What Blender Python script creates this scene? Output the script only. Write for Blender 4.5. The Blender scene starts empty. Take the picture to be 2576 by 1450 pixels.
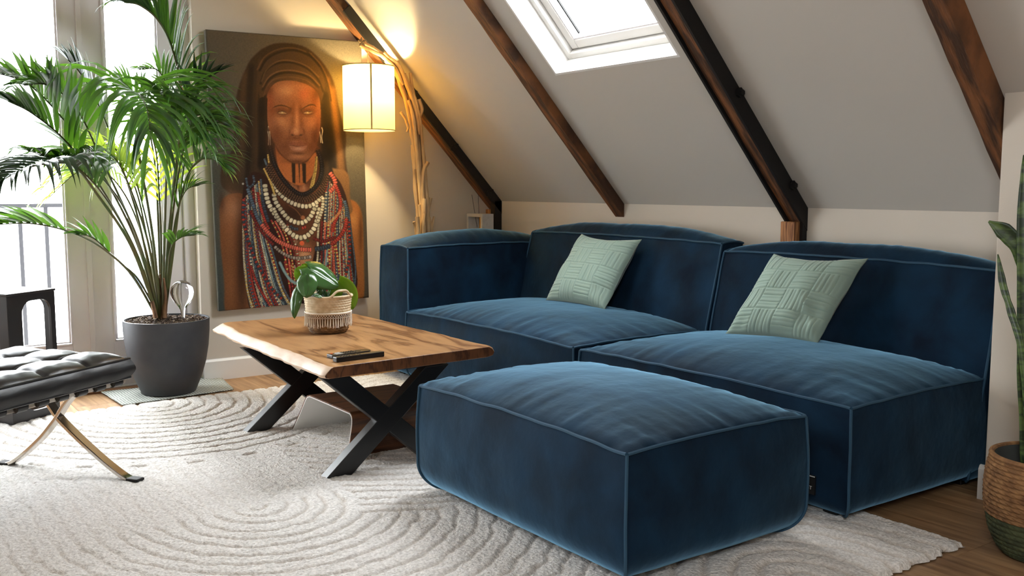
import bpy, bmesh, math, random
import numpy as np
from mathutils import Vector, Matrix, noise
random.seed(7)
SC = bpy.context.scene
COL = SC.collection

# ------------------------------------------------------------------ camera
FPX = 2436.0; YAW = math.radians(54.55); PIT = math.radians(6.03); EYE = 1.2
CAMP = Vector((0, 0, EYE))
FW = Vector((-math.sin(YAW)*math.cos(PIT), math.cos(YAW)*math.cos(PIT), -math.sin(PIT)))
RT = Vector((math.cos(YAW), math.sin(YAW), 0)); DN = FW.cross(RT)
cd = bpy.data.cameras.new('camera'); cam = bpy.data.objects.new('camera', cd); COL.objects.link(cam)
cd.sensor_fit = 'HORIZONTAL'; cd.sensor_width = 36; cd.lens = 36*FPX/2576; cd.clip_start = .05; cd.clip_end = 200
cam.location = CAMP
cam.rotation_euler = Matrix((RT, -DN, -FW)).transposed().to_euler()
SC.camera = cam
# ------------------------------------------------------------------ sky, exposure, daylight
SKY = 30.0
w = bpy.data.worlds.new('overcast_sky'); SC.world = w; w.use_nodes = True
bgn = w.node_tree.nodes['Background']; bgn.inputs[0].default_value = (.93, .97, 1, 1); bgn.inputs[1].default_value = SKY
SC.view_settings.view_transform = 'Standard'; SC.view_settings.look = 'None'
SC.view_settings.gamma = 1; SC.view_settings.use_curve_mapping = False
SC.view_settings.exposure = 0.0
SC.cycles.max_bounces = 10; SC.cycles.diffuse_bounces = 5; SC.cycles.glossy_bounces = 4
SC.cycles.transmission_bounces = 8; SC.cycles.transparent_max_bounces = 12
SC.cycles.sample_clamp_indirect = 6; SC.cycles.caustics_refractive = False; SC.cycles.caustics_reflective = False
def portal(name, loc, direction, sx, sy):
    l = bpy.data.lights.new(name, 'AREA'); l.shape = 'RECTANGLE'; l.size = sx; l.size_y = sy; l.cycles.is_portal = True
    o = bpy.data.objects.new(name, l); o.location = loc
    o.rotation_euler = Vector(direction).to_track_quat('-Z', 'Y').to_euler(); COL.objects.link(o)

# pixel of the 2576x1450 frame -> point on a plane of the room
def ray(x, y): return FW + RT*((x-1288)/FPX) + DN*((y-725)/FPX)
def onz(x, y, z): d = ray(x, y); return CAMP + d*((z-EYE)/d.z)
def onx(x, y, X): d = ray(x, y); return CAMP + d*(X/d.x)
def ony(x, y, Y): d = ray(x, y); return CAMP + d*(Y/d.y)

# ------------------------------------------------------------------ helpers
def lin(c):
    return tuple((v/12.92 if v <= .04045 else ((v+.055)/1.055)**2.4) for v in [k/255 for k in c]) + (1,)
def nmat(name):
    m = bpy.data.materials.new(name); m.use_nodes = True
    nt = m.node_tree; return m, nt, nt.nodes['Principled BSDF']
def mat(name, rgb, rough=.6, metal=0, rgb2=None, nscale=5, ndetail=4, bump=0, bscale=80, bdist=.002, stretch=None, sheen=0, coat=0, spec=.5, contrast=(.35, .65), alpha=None):
    m, nt, b = nmat(name); L = nt.links
    b.inputs['Base Color'].default_value = lin(rgb); b.inputs['Roughness'].default_value = rough
    b.inputs['Metallic'].default_value = metal; b.inputs['Specular IOR Level'].default_value = spec
    if coat: b.inputs['Coat Weight'].default_value = coat; b.inputs['Coat Roughness'].default_value = .15
    tc = nt.nodes.new('ShaderNodeTexCoord'); mp = nt.nodes.new('ShaderNodeMapping'); L.new(tc.outputs['Object'], mp.inputs[0])
    if stretch: mp.inputs['Scale'].default_value = stretch
    if rgb2:
        n = nt.nodes.new('ShaderNodeTexNoise'); n.inputs['Scale'].default_value = nscale; n.inputs['Detail'].default_value = ndetail
        L.new(mp.outputs[0], n.inputs['Vector'])
        r = nt.nodes.new('ShaderNodeValToRGB'); r.color_ramp.elements[0].position, r.color_ramp.elements[1].position = contrast
        r.color_ramp.elements[0].color = lin(rgb); r.color_ramp.elements[1].color = lin(rgb2)
        L.new(n.outputs[0], r.inputs[0]); L.new(r.outputs[0], b.inputs['Base Color'])
    if bump:
        n = nt.nodes.new('ShaderNodeTexNoise'); n.inputs['Scale'].default_value = bscale; n.inputs['Detail'].default_value = 3
        L.new(mp.outputs[0], n.inputs['Vector'])
        bp = nt.nodes.new('ShaderNodeBump'); bp.inputs['Strength'].default_value = bump; bp.inputs['Distance'].default_value = bdist
        L.new(n.outputs[0], bp.inputs['Height']); L.new(bp.outputs[0], b.inputs['Normal'])
    return m
def link(name, me, parent=None):
    o = bpy.data.objects.new(name, me); COL.objects.link(o)
    if parent: o.parent = parent
    return o
def tag(o, label=None, cat=None, group=None, kind=None):
    if label: o['label'] = label
    if cat: o['category'] = cat
    if group: o['group'] = group
    if kind: o['kind'] = kind
    return o
def thing(name, loc, label, cat, group=None, rz=0):
    o = bpy.data.objects.new(name, None); COL.objects.link(o); o.location = loc; o.rotation_euler = (0, 0, rz); o.empty_display_size = .1
    return tag(o, label, cat, group)
class MB:
    """collects shapes (world or local coordinates) and links them as one mesh object"""
    def __init__(s): s.v = []; s.f = []
    def add(s, vs, fs):
        k = len(s.v); s.v += [tuple(v) for v in vs]; s.f += [tuple(i+k for i in f) for f in fs]; return s
    def box(s, a, b, M=None):
        x0, y0, z0 = a; x1, y1, z1 = b
        vs = [Vector(p) for p in ((x0,y0,z0),(x1,y0,z0),(x1,y1,z0),(x0,y1,z0),(x0,y0,z1),(x1,y0,z1),(x1,y1,z1),(x0,y1,z1))]
        if M: vs = [M @ v for v in vs]
        return s.add(vs, [(0,3,2,1),(4,5,6,7),(0,1,5,4),(1,2,6,5),(2,3,7,6),(3,0,4,7)])
    def tube(s, pts, r, n=8, caps=True, flat=1.0, up=None):
        pts = [Vector(p) for p in pts]
        R = r if isinstance(r, (list, tuple)) else [r]*len(pts)
        vs = []; nrm = None
        for i, p in enumerate(pts):
            t = (pts[min(i+1, len(pts)-1)] - pts[max(i-1, 0)]).normalized()
            if nrm is None:
                a = Vector(up) if up else (Vector((0,0,1)) if abs(t.z) < .9 else Vector((1,0,0)))
                nrm = (a - t*a.dot(t)).normalized()
            else:
                nrm = nrm - t*nrm.dot(t); nrm.normalize()
            bn = t.cross(nrm)
            for k in range(n):
                a = 2*math.pi*k/n
                vs.append(p + nrm*math.cos(a)*R[i] + bn*math.sin(a)*R[i]*flat)
        fs = [(i*n+k, i*n+(k+1) % n, (i+1)*n+(k+1) % n, (i+1)*n+k) for i in range(len(pts)-1) for k in range(n)]
        if caps: fs += [tuple(range(n-1, -1, -1)), tuple((len(pts)-1)*n+k for k in range(n))]
        return s.add(vs, fs)
    def lathe(s, prof, n=40, c=(0,0,0), caps=False):
        vs = [(c[0]+r*math.cos(2*math.pi*k/n), c[1]+r*math.sin(2*math.pi*k/n), c[2]+z) for r, z in prof for k in range(n)]
        fs = [(i*n+k, i*n+(k+1) % n, (i+1)*n+(k+1) % n, (i+1)*n+k) for i in range(len(prof)-1) for k in range(n)]
        if caps: fs += [tuple(range(n-1, -1, -1)), tuple((len(prof)-1)*n+k for k in range(n))]
        return s.add(vs, fs)
    def prism(s, poly, a, b, axis='x'):
        """polygon in the two other axes, extruded along axis from a to b"""
        def P(u, v, t): return {'x': (t, u, v), 'y': (u, t, v), 'z': (u, v, t)}[axis]
        n = len(poly)
        vs = [P(u, v, a) for u, v in poly] + [P(u, v, b) for u, v in poly]
        return s.add(vs, [tuple(range(n-1, -1, -1)), tuple(range(n, 2*n))] + [(i, (i+1) % n, n+(i+1) % n, n+i) for i in range(n)])
    def sweep(s, prof, pts, up=(0,0,1)):
        """closed profile [(side, up)] swept along a straight-segment path"""
        pts = [Vector(p) for p in pts]; n = len(prof); vs = []
        for i, p in enumerate(pts):
            t = (pts[min(i+1, len(pts)-1)] - pts[max(i-1, 0)]).normalized(); sd = t.cross(Vector(up)).normalized(); u = sd.cross(t)
            vs += [p + sd*a + u*b for a, b in prof]
        fs = [(i*n+k, i*n+(k+1) % n, (i+1)*n+(k+1) % n, (i+1)*n+k) for i in range(len(pts)-1) for k in range(n)]
        fs += [tuple(range(n-1, -1, -1)), tuple((len(pts)-1)*n+k for k in range(n))]
        return s.add(vs, fs)
    def build(s, name, m, parent=None, smooth=False, bevel=0, seg=2, origin=None):
        me = bpy.data.meshes.new(name)
        vs = s.v
        if parent is not None:                 # shapes are given in world space; the part stays where it was drawn
            bpy.context.view_layer.update()
            inv = parent.matrix_world.inverted(); vs = [tuple(inv @ Vector(v)) for v in vs]
        me.from_pydata(vs, [], s.f); me.validate(); 
        bm = bmesh.new(); bm.from_mesh(me); bmesh.ops.recalc_face_normals(bm, faces=bm.faces); bm.to_mesh(me); bm.free()
        me.materials.append(m)
        if smooth:
            me.polygons.foreach_set('use_smooth', [True]*len(me.polygons)); me.set_sharp_from_angle(angle=math.radians(40))
        o = link(name, me, parent)
        if bevel:
            md = o.modifiers.new('bevel', 'BEVEL'); md.width = bevel; md.segments = seg; md.limit_method = 'ANGLE'; md.angle_limit = math.radians(40)
            md.harden_normals = False
        return o
def crom(pts, n=8):
    """smooth curve through points"""
    P = [Vector(p) for p in pts]; P = [P[0]*2-P[1]] + P + [P[-1]*2-P[-2]]; out = []
    for i in range(1, len(P)-2):
        a, b, c, d = P[i-1:i+3]
        for k in range(n):
            t = k/n
            out.append(.5*((2*b) + (c-a)*t + (2*a-5*b+4*c-d)*t*t + (3*b-a-3*c+d)*t**3))
    return out + [P[-2]]
def nz(x, y=0, z=0): return noise.noise(Vector((x, y, z)))
def copy_tree(o, parent=None):
    c = o.copy(); COL.objects.link(c); c.parent = parent
    for ch in [k for k in bpy.data.objects if k.parent == o]: copy_tree(ch, c)
    return c
# ------------------------------------------------------------------ materials of the room
M = {}
M['wall'] = mat('warm_white_plaster', (214, 205, 192), .85, bump=.25, bscale=180, bdist=.001)
M['slope'] = mat('slope_plaster', (200, 195, 187), .85, bump=.2, bscale=180, bdist=.001)
M['white'] = mat('white_lacquer', (236, 235, 232), .35)
M['door'] = mat('grey_white_lacquer', (228, 224, 228), .4)
M['beam'] = mat('old_timber', (124, 78, 42), .75, rgb2=(64, 39, 21), nscale=4, ndetail=8, bump=.6, bscale=14, bdist=.01, stretch=(9, 1.3, 1.3), contrast=(.4, .62))
M['post'] = mat('new_timber', (176, 122, 76), .7, rgb2=(112, 68, 38), nscale=10, ndetail=4, bump=.3, bscale=30, bdist=.003, stretch=(12, 12, .6), contrast=(.45, .58))
M['steel'] = mat('blackened_steel', (26, 24, 24), .6, metal=.3)
def wood_floor():
    m, nt, b = nmat('oak_floor'); L = nt.links
    tc = nt.nodes.new('ShaderNodeTexCoord'); mp = nt.nodes.new('ShaderNodeMapping'); mp.inputs['Scale'].default_value = (1.2, 14, 1)
    oi = nt.nodes.new('ShaderNodeObjectInfo'); ad = nt.nodes.new('ShaderNodeVectorMath'); ad.operation = 'ADD'
    L.new(tc.outputs['Object'], ad.inputs[0])
    cx = nt.nodes.new('ShaderNodeCombineXYZ'); mu = nt.nodes.new('ShaderNodeMath'); mu.operation = 'MULTIPLY'; mu.inputs[1].default_value = 37
    L.new(oi.outputs['Random'], mu.inputs[0]); L.new(mu.outputs[0], cx.inputs[0]); L.new(cx.outputs[0], ad.inputs[1]); L.new(ad.outputs[0], mp.inputs[0])
    n = nt.nodes.new('ShaderNodeTexNoise'); n.inputs['Scale'].default_value = 2.2; n.inputs['Detail'].default_value = 7; n.inputs['Distortion'].default_value = .6
    L.new(mp.outputs[0], n.inputs['Vector'])
    r = nt.nodes.new('ShaderNodeValToRGB'); r.color_ramp.elements[0].position = .3; r.color_ramp.elements[1].position = .75
    r.color_ramp.elements[0].color = lin((128, 94, 62)); r.color_ramp.elements[1].color = lin((186, 150, 110)); L.new(n.outputs[0], r.inputs[0])
    hs = nt.nodes.new('ShaderNodeHueSaturation'); mr = nt.nodes.new('ShaderNodeMapRange'); mr.inputs['To Min'].default_value = .7; mr.inputs['To Max'].default_value = 1.15
    L.new(oi.outputs['Random'], mr.inputs[0]); L.new(mr.outputs[0], hs.inputs['Value']); L.new(r.outputs[0], hs.inputs['Color']); L.new(hs.outputs[0], b.inputs['Base Color'])
    b.inputs['Roughness'].default_value = .5
    bp = nt.nodes.new('ShaderNodeBump'); bp.inputs['Strength'].default_value = .15; bp.inputs['Distance'].default_value = .002
    L.new(n.outputs[0], bp.inputs['Height']); L.new(bp.outputs[0], b.inputs['Normal'])
    return m
M['floor'] = wood_floor()
def glass_pane():
    m, nt, b = nmat('window_glass'); nt.nodes.remove(b); L = nt.links
    t = nt.nodes.new('ShaderNodeBsdfTransparent'); g = nt.nodes.new('ShaderNodeBsdfGlossy'); g.inputs['Roughness'].default_value = .02
    lw = nt.nodes.new('ShaderNodeLayerWeight'); lw.inputs[0].default_value = .15
    fr = nt.nodes.new('ShaderNodeMath'); fr.operation = 'MULTIPLY'; fr.inputs[1].default_value = .35; L.new(lw.outputs['Facing'], fr.inputs[0])
    mx = nt.nodes.new('ShaderNodeMixShader'); L.new(fr.outputs[0], mx.inputs[0]); L.new(t.outputs[0], mx.inputs[1]); L.new(g.outputs[0], mx.inputs[2]); L.new(mx.outputs[0], nt.nodes['Material Output'].inputs[0])
    return m
M['pane'] = glass_pane()

# ------------------------------------------------------------------ the room
W = -5.89          # gable wall with the balcony doors
YK, ZK, S = 4.0, 1.09, 1.07   # knee wall, its height, rise of the roof slope
XE = 2.6           # end wall behind the camera
YR = 1.1           # ridge line
ZC = 3.05          # flat ceiling
def rz(y): return ZK + (YK-y)*S
YS = -1.85         # opposite knee wall
fl = tag(MB().box((-6.25, YS-.1, -.12), (XE+.1, YK+.1, -.012)).build('floor', mat('floor_base', (60, 42, 28), .8)), kind='structure')
PW = .235
row = 0; y = 2.94 - PW*21
meshes = {}
while y < YK:
    x = -6.2 - (row*0.83) % 1.9
    if abs(y-2.94) < .01: x = -1.64 - 4*1.9
    while x < XE:
        a, b = max(x, -6.24), min(x+1.9, XE)
        if b-a > .05:
            L_ = round(b-a, 3)
            if L_ not in meshes:
                bm = MB().box((0, .0008, -.012), (L_-.0015, PW-.0008, 0)).build('plank', M['floor'], None); meshes[L_] = bm.data; o = bm
            else:
                o = link('plank', meshes[L_])
            o.parent = fl; o.location = (a, y, 0)
        x += 1.9
    y += PW; row += 1
# gable wall round the door opening
DY0, DY1, DZ = -.72, 1.86, 2.45
g = MB().box((-6.2, DY1, 0), (W, YK+.15, 4.6)).box((-6.2, DY0, DZ), (W, DY1, 4.6)).box((-6.2, YS-.15, 0), (W, DY0, 4.6))
tag(g.build('wall_left', M['wall']), kind='structure')
tag(MB().box((-6.2, YK, 0), (XE+.1, YK+.12, ZK+.02)).build('wall_back', M['wall']), kind='structure')
tag(MB().box((XE, YS-.15, 0), (XE+.12, YK+.15, 4.6)).build('wall_right', M['wall']), kind='structure')
tag(MB().box((-6.2, YS-.12, 0), (XE+.1, YS, 1.1)).build('wall_front', M['wall']), kind='structure')
# roof slopes: panel round a skylight opening
U = Vector((0, -1, S)).normalized(); N = Vector((0, S, 1)).normalized()      # up the slope, outward normal
O = Vector((0, YK, ZK)); SL = (YK-(YK-(ZC-ZK)/S))*math.sqrt(1+S*S)
def sl(x, u, n=0): return O + Vector((x, 0, 0)) + U*u + N*n
def slab(mb, x0, x1, u0, u1, n0, n1, f=None):
    f = f or sl
    vs = [f(x, u, n) for n in (n0, n1) for x, u in ((x0, u0), (x1, u0), (x1, u1), (x0, u1))]
    return mb.add(vs, [(0,3,2,1),(4,5,6,7),(0,1,5,4),(1,2,6,5),(2,3,7,6),(3,0,4,7)])
SX0, SX1, SU0 = -4.27, -3.32, .975
SU1, TH = SU0+1.2, .24
mb = MB(); slab(mb, -6.2, SX0, -.02, SL, 0, TH); slab(mb, SX1, XE, -.02, SL, 0, TH)
slab(mb, SX0, SX1, -.02, SU0, 0, TH); slab(mb, SX0, SX1, SU1, SL, 0, TH)
tag(mb.build('ceiling_slope', M['slope']), kind='structure')
ysl = YK-(ZC-ZK)/S
def sl2(x, u, n=0):                     # the opposite slope, mirrored at the ridge
    p = sl(x, u, n); return Vector((p.x, YS + (YK-p.y), p.z))
mb = MB()
X2 = [(.2, 1.3)]
xs = [-6.2] + [v for p in X2 for v in p] + [XE]
for i in range(0, len(xs), 2): slab(mb, xs[i], xs[i+1], -.02, SL, 0, TH, sl2)
for a, b in X2: slab(mb, a, b, -.02, .75, 0, TH, sl2); slab(mb, a, b, 2.1, SL, 0, TH, sl2)
tag(mb.build('ceiling_slope_front', M['slope']), kind='structure')
tag(MB().box((-6.2, YS+(YK-ysl)-.3, ZC), (XE+.1, ysl+.3, ZC+.12)).build('ceiling', M['slope']), kind='structure')
# skylight in view: white lining, frame, sash, pane
def skylight(name, x0, x1, u0, u1, f, label=None):
    root = tag(thing(name, f(x0, u0), None, None), kind='structure')
    def ring(x0, x1, u0, u1, wd, n0, n1, mb):
        slab(mb, x0, x0+wd, u0, u1, n0, n1, f); slab(mb, x1-wd, x1, u0, u1, n0, n1, f)
        slab(mb, x0+wd, x1-wd, u0, u0+wd, n0, n1, f); slab(mb, x0+wd, x1-wd, u1-wd, u1, n0, n1, f); return mb
    ring(x0-.001, x1+.001, u0-.001, u1+.001, .014, .0, .15, MB()).build('lining', M['white'], root)
    ring(x0+.012, x1-.012, u0+.012, u1-.012, .035, .12, .2, MB()).build('window_frame', M['white'], root, bevel=.004)
    s = ring(x0+.052, x1-.052, u0+.052, u1-.052, .055, .15, .21, MB()).build('sash', M['white'], root, bevel=.006)
    ring(x0+.046, x1-.046, u0+.046, u1-.046, .008, .17, .175, MB()).build('gasket', M['steel'], root)
    ring(x0+.104, x1-.104, u0+.104, u1-.104, .01, .155, .165, MB()).build('glazing_bead', M['door'], s)
    slab(MB(), x0+.1, x1-.1, u0+.1, u1-.1, .18, .184, f).build('pane', M['pane'], s)
    return root
skylight('window_1', SX0, SX1, SU0, SU1, sl)
ab = MB(); slab(ab, -4.27+.19, -4.27+.2, 1.12, 1.9, .14, .15); ab.build('window_stay', M['steel'], bpy.data.objects['window_1'])
for i, (a, b) in enumerate(X2): skylight('window_%d' % (i+2), a, b, .75, 2.1, sl2)
portal('skylight_portal', sl((SX0+SX1)/2, (SU0+SU1)/2, .22), -N, .95, 1.2)
N2 = Vector((0, S, -1)).normalized()
for a, b in X2: portal('front_skylight_portal', sl2((a+b)/2, 1.42, .22), N2, b-a, 1.35)
portal('door_portal', (-6.06, (DY0+DY1)/2, 1.25), (1, 0, 0), DY1-DY0, 2.4)
# boxed-in chimney breast at the right
yc = 3.58
tag(MB().prism([(yc, 0), (YK+.02, 0), (YK+.02, ZK), (yc, rz(yc)+.01)], -1.9, XE-.01).build('wall_boxed_right', M['wall'], bevel=.004), kind='structure')
BBP = [(0, 0), (.016, 0), (.016, .118), (.008, .132), (0, .134)]
def baseboard(name, a, b, d):
    """a->b along the wall, d = direction into the room"""
    a, b, d = Vector(a), Vector(b), Vector(d)
    vs = [p + d*o + Vector((0, 0, z)) for p in (a, b) for o, z in BBP]; n = len(BBP)
    mb = MB().add(vs, [tuple(range(n)), tuple(range(2*n-1, n-1, -1))] + [(i, n+i, n+(i+1) % n, (i+1) % n) for i in range(n)])
    return tag(mb.build(name, M['white']), kind='structure')
baseboard('baseboard_left', (W, DY1, 0), (W, YK, 0), (1, 0, 0))
baseboard('baseboard_back', (W, YK, 0), (-1.9, YK, 0), (0, -1, 0))
baseboard('baseboard_right', (-1.916, yc, 0), (XE, yc, 0), (0, -1, 0))
# ------------------------------------------------------------------ balcony doors
XD = -5.98
def leaf(name, y0, y1, hinge):
    root = tag(thing(name, (XD, (y0+y1)/2, 0), None, None), kind='structure')
    st, zb, zt = .108, .3, DZ-.1
    a, b = XD-.045, XD
    MB().box((a, y0, .02), (b, y0+st, zt+.06)).box((a, y1-st, .02), (b, y1, zt+.06)).build('stile', M['door'], root, bevel=.003)
    MB().box((a, y0+st, .02), (b, y1-st, zb-.015)).box((a, y0+st, zt-.05), (b, y1-st, zt+.06)).build('rail', M['door'], root, bevel=.003)
    e = .018; p0, p1 = y0+st, y1-st
    for k, (q, h) in enumerate(((0, .012), (.011, .004))):
        MB().box((b-.004, p0+q-.002, zb-.015+q), (b+h, p0+q+.009, zt-.05-q)).box((b-.004, p1-q-.009, zb-.015+q), (b+h, p1-q+.002, zt-.05-q)).box((b-.004, p0+q, zb-.015+q), (b+h, p1-q, zb-.006+q)).box((b-.004, p0+q, zt-.06-q), (b+h, p1-q, zt-.05-q)).build('glazing_bead', M['door'], root, bevel=.002)
    MB().box((a+.02, p0, zb-.015), (a+.026, p1, zt-.05)).build('pane', M['pane'], root)
    return root
leaf('door_1', 1.262, 1.795, 1); leaf('door_2', .60, 1.25, -1); leaf('door_3', .02, .59, 1); leaf('door_4', -.655, 0.01, -1)
mb = MB().box((XD-.07, 1.797, 0), (XD+.022, DY1, DZ)).box((XD-.07, DY0, 0), (XD+.022, -.657, DZ)).box((XD-.07, DY0, DZ-.035), (XD+.022, DY1, DZ)).box((XD-.08, DY0, 0), (XD+.03, DY1, .018))
tag(mb.build('trim_1', M['door'], bevel=.003), kind='structure')
tag(MB().box((XD, 1.235, .02), (XD+.012, 1.262, DZ-.04)).build('trim_2', M['door'], bevel=.002), kind='structure')
tag(MB().box((XD+.022, DY0, 0), (W+.004, DY1, .012)).build('trim_3', mat('door_sill_wood', (120, 80, 48), .5)), kind='structure')
# ------------------------------------------------------------------ roof beams
def beam(label, x0, x1, t, u1=None, plates=False, pu=None, post=False, x0post=None):
    u1 = u1 or SL
    root = thing('roof_beam', sl((x0+x1)/2, 0), label, 'beam', 'timber beams under the roof slope')
    def piece(x0, x1, t, ua, ub):
        # cut upright where it meets the knee wall
        a = [sl(x, ub, n) for x in (x0, x1) for n in (0, -t)]
        if ua is None:
            b = [Vector((x, YK, ZK-d)) for x in (x0, x1) for d in (0, t*math.sqrt(1+S*S))]
        else: b = [sl(x, ua, n) for x in (x0, x1) for n in (0, -t)]
        return [b[0], b[1], b[3], b[2], a[0], a[1], a[3], a[2]], [(0,3,2,1),(4,5,6,7),(0,1,5,4),(1,2,6,5),(2,3,7,6),(3,0,4,7)]
    rt = Matrix.Rotation(math.atan2(S, -1), 4, 'X')
    def pb(name, x0, x1, t, ua, ub, m):
        vs, fs = piece(x0, x1, t, ua, ub)
        if name == 'timber':     # uneven, axe-dressed edges
            n = 26; vv = []; b4, a4 = vs[:4], vs[4:]
            for i in range(n+1):
                for k in range(4):
                    p = b4[k].lerp(a4[k], i/n); q = .0 if i == 0 or not plates_rough else .004
                    if k in (1, 2): p = p + N*q*nz(i*.5, k*3+x0*7) + Vector((q*nz(i*.7, k*5+x0*9, 4), 0, 0))
                    vv.append(p)
            fs = [(i*4+k, i*4+(k+1) % 4, i*4+4+(k+1) % 4, i*4+4+k) for i in range(n) for k in range(4)] + [(0,3,2,1), tuple(n*4+k for k in range(4))]
            vs = vv
        return MB().add(vs, fs).build(name, m, root, bevel=.003 if name == 'timber' else .001)
    plates_rough = not plates
    pb('timber', x0, x1, t, None, u1, M['beam'])
    return root, pb
r, pb = beam('dark timber beam along the gable wall with a black steel plate, behind the lamp', W+.002, -5.765, .05)
pb('steel_plate', -5.765, -5.745, .062, None, 1.72, M['steel'])
MB().box((-5.88, YK-.05, .0), (-5.80, YK-.002, 1.03)).build('post', M['post'], r, bevel=.003)
MB().box((-5.80, YK-.06, 0), (-5.745, YK-.002, 1.09)).build('steel_post', M['steel'], r)
for u in (.12, .55, 1.02):
    MB().tube([sl(-5.77, u, -.02), sl(-5.728, u, -.02)], .016, 6).tube([sl(-5.75, u, -.05), sl(-5.738, u, -.05)], .022, 8).build('bolt', M['steel'], r)
r, pb = beam('dark timber beam left of the skylight, ending in a point on the low wall', -4.515, -4.435, .056)
r, pb = beam('timber beam between two black steel plates, right of the skylight, with post behind the sofa', -3.175, -3.095, .062)
for a, b in ((-3.19, -3.175), (-3.095, -3.08)): pb('steel_plate', a, b, .078, None, SL, M['steel'])
MB().box((-3.187, YK-.075, 0), (-3.1, YK-.002, 1.022)).build('post', M['post'], r, bevel=.004)
MB().box((-3.1, YK-.035, 0), (-3.082, YK-.002, 1.09)).build('steel_post', M['steel'], r)
for u in (.17, .75, 1.45):
    MB().tube([sl(-3.1, u, -.018), sl(-3.055, u, -.018)], .014, 6).tube([sl(-3.085, u, -.018), sl(-3.066, u, -.018)], .024, 6).build('bolt', M['steel'], r)
r, pb = beam('dark timber beam at the far right, running down behind the boxed-in wall', -1.985, -1.905, .1)
# ------------------------------------------------------------------ outside
bal = tag(thing('balcony_railing', (-6.9, .6, 0), 'dark grey metal balcony railing with thin upright bars outside the glass doors', 'railing'))
mrl = mat('grey_railing_paint', (26, 29, 34), .6)
MB().box((-6.92, -.9, 1.06), (-6.88, 1.345, 1.085)).build('top_rail', mrl, bal); MB().box((-6.91, -.9, .1), (-6.89, 1.345, .13)).build('bottom_rail', mrl, bal)
bm0 = MB().box((-6.912, 1.025, .1), (-6.888, 1.049, 1.07)).build('bar', mrl, bal)
for k in range(-12, 2):
    if k: c = bm0.copy(); COL.objects.link(c); c.location.y = bm0.location.y + k*.153
MB().box((-6.915, -.9, 0), (-6.885, -.87, 1.07)).build('end_post', mrl, bal); MB().box((-7.0, 1.345, -.3), (-6.2, 1.40, .0)).build('anchor', mrl, bal)
tag(MB().box((-7.0, -1, -.3), (-6.2, 2.5, -.03)).build('balcony_slab', mat('pale_concrete', (205, 203, 198), .9)), kind='structure')
bl = thing('apartment_building', (-22, 4, -9), 'pale building across the street, washed out by daylight behind the railing', 'building')
mbw = mat('pale_facade', (235, 235, 235), .9); mwd = mat('facade_window', (40, 50, 62), .5)
MB().box((-26, -8, -9), (-22, 12, 1.2)).build('wall', mbw, bl)
MB().box((-23.6, 2.28, 1.2), (-22.6, 2.98, 1.72)).build('chimney', mat('chimney_grey', (42, 50, 62), .8), bl)
for z in (-1.05, -3.6):
    for yy in (-3.5, -.9, 2.15, 4.9, 7.6):
        MB().box((-22.03, yy, z), (-21.97, yy+1.0, z+.35)).build('window', mwd, bl)
tag(MB().box((-60, -40, -9.2), (-6.5, 45, -9)).build('street_ground', mat('street', (120, 120, 120), .9)), kind='structure')
# ------------------------------------------------------------------ velvet sofa modules
def velvet():
    m, nt, b = nmat('petrol_velvet'); L = nt.links
    tc = nt.nodes.new('ShaderNodeTexCoord')
    n = nt.nodes.new('ShaderNodeTexNoise'); n.inputs['Scale'].default_value = 5.5; n.inputs['Detail'].default_value = 5; n.inputs['Distortion'].default_value = .35
    mp = nt.nodes.new('ShaderNodeMapping'); mp.inputs['Scale'].default_value = (1, 1, .9); L.new(tc.outputs['Object'], mp.inputs[0]); L.new(mp.outputs[0], n.inputs['Vector'])
    r = nt.nodes.new('ShaderNodeValToRGB'); r.color_ramp.elements[0].position = .35; r.color_ramp.elements[1].position = .72
    r.color_ramp.elements[0].color = lin((3, 19, 36)); r.color_ramp.elements[1].color = lin((11, 42, 66))
    L.new(n.outputs[0], r.inputs[0]); L.new(r.outputs[0], b.inputs['Base Color'])
    b.inputs['Roughness'].default_value = .85; b.inputs['Specular IOR Level'].default_value = .15
    b.inputs['Sheen Weight'].default_value = 1; b.inputs['Sheen Roughness'].default_value = .34; b.inputs['Sheen Tint'].default_value = lin((142, 196, 232))
    f = nt.nodes.new('ShaderNodeTexNoise'); f.inputs['Scale'].default_value = 260; f.inputs['Detail'].default_value = 2; L.new(tc.outputs['Object'], f.inputs['Vector'])
    g = nt.nodes.new('ShaderNodeTexNoise'); g.inputs['Scale'].default_value = 9; g.inputs['Detail'].default_value = 3; L.new(mp.outputs[0], g.inputs['Vector'])
    b1 = nt.nodes.new('ShaderNodeBump'); b1.inputs['Strength'].default_value = .25; b1.inputs['Distance'].default_value = .001; L.new(f.outputs[0], b1.inputs['Height'])
    b2 = nt.nodes.new('ShaderNodeBump'); b2.inputs['Strength'].default_value = .35; b2.inputs['Distance'].default_value = .012; L.new(g.outputs[0], b2.inputs['Height'])
    L.new(b1.outputs[0], b2.inputs['Normal']); L.new(b2.outputs[0], b.inputs['Normal'])
    return m
M['velvet'] = velvet()
M['piping'] = mat('petrol_piping', (30, 68, 92), .8, sheen=.5)
M['foot'] = mat('black_plastic', (14, 14, 15), .5)
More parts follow.
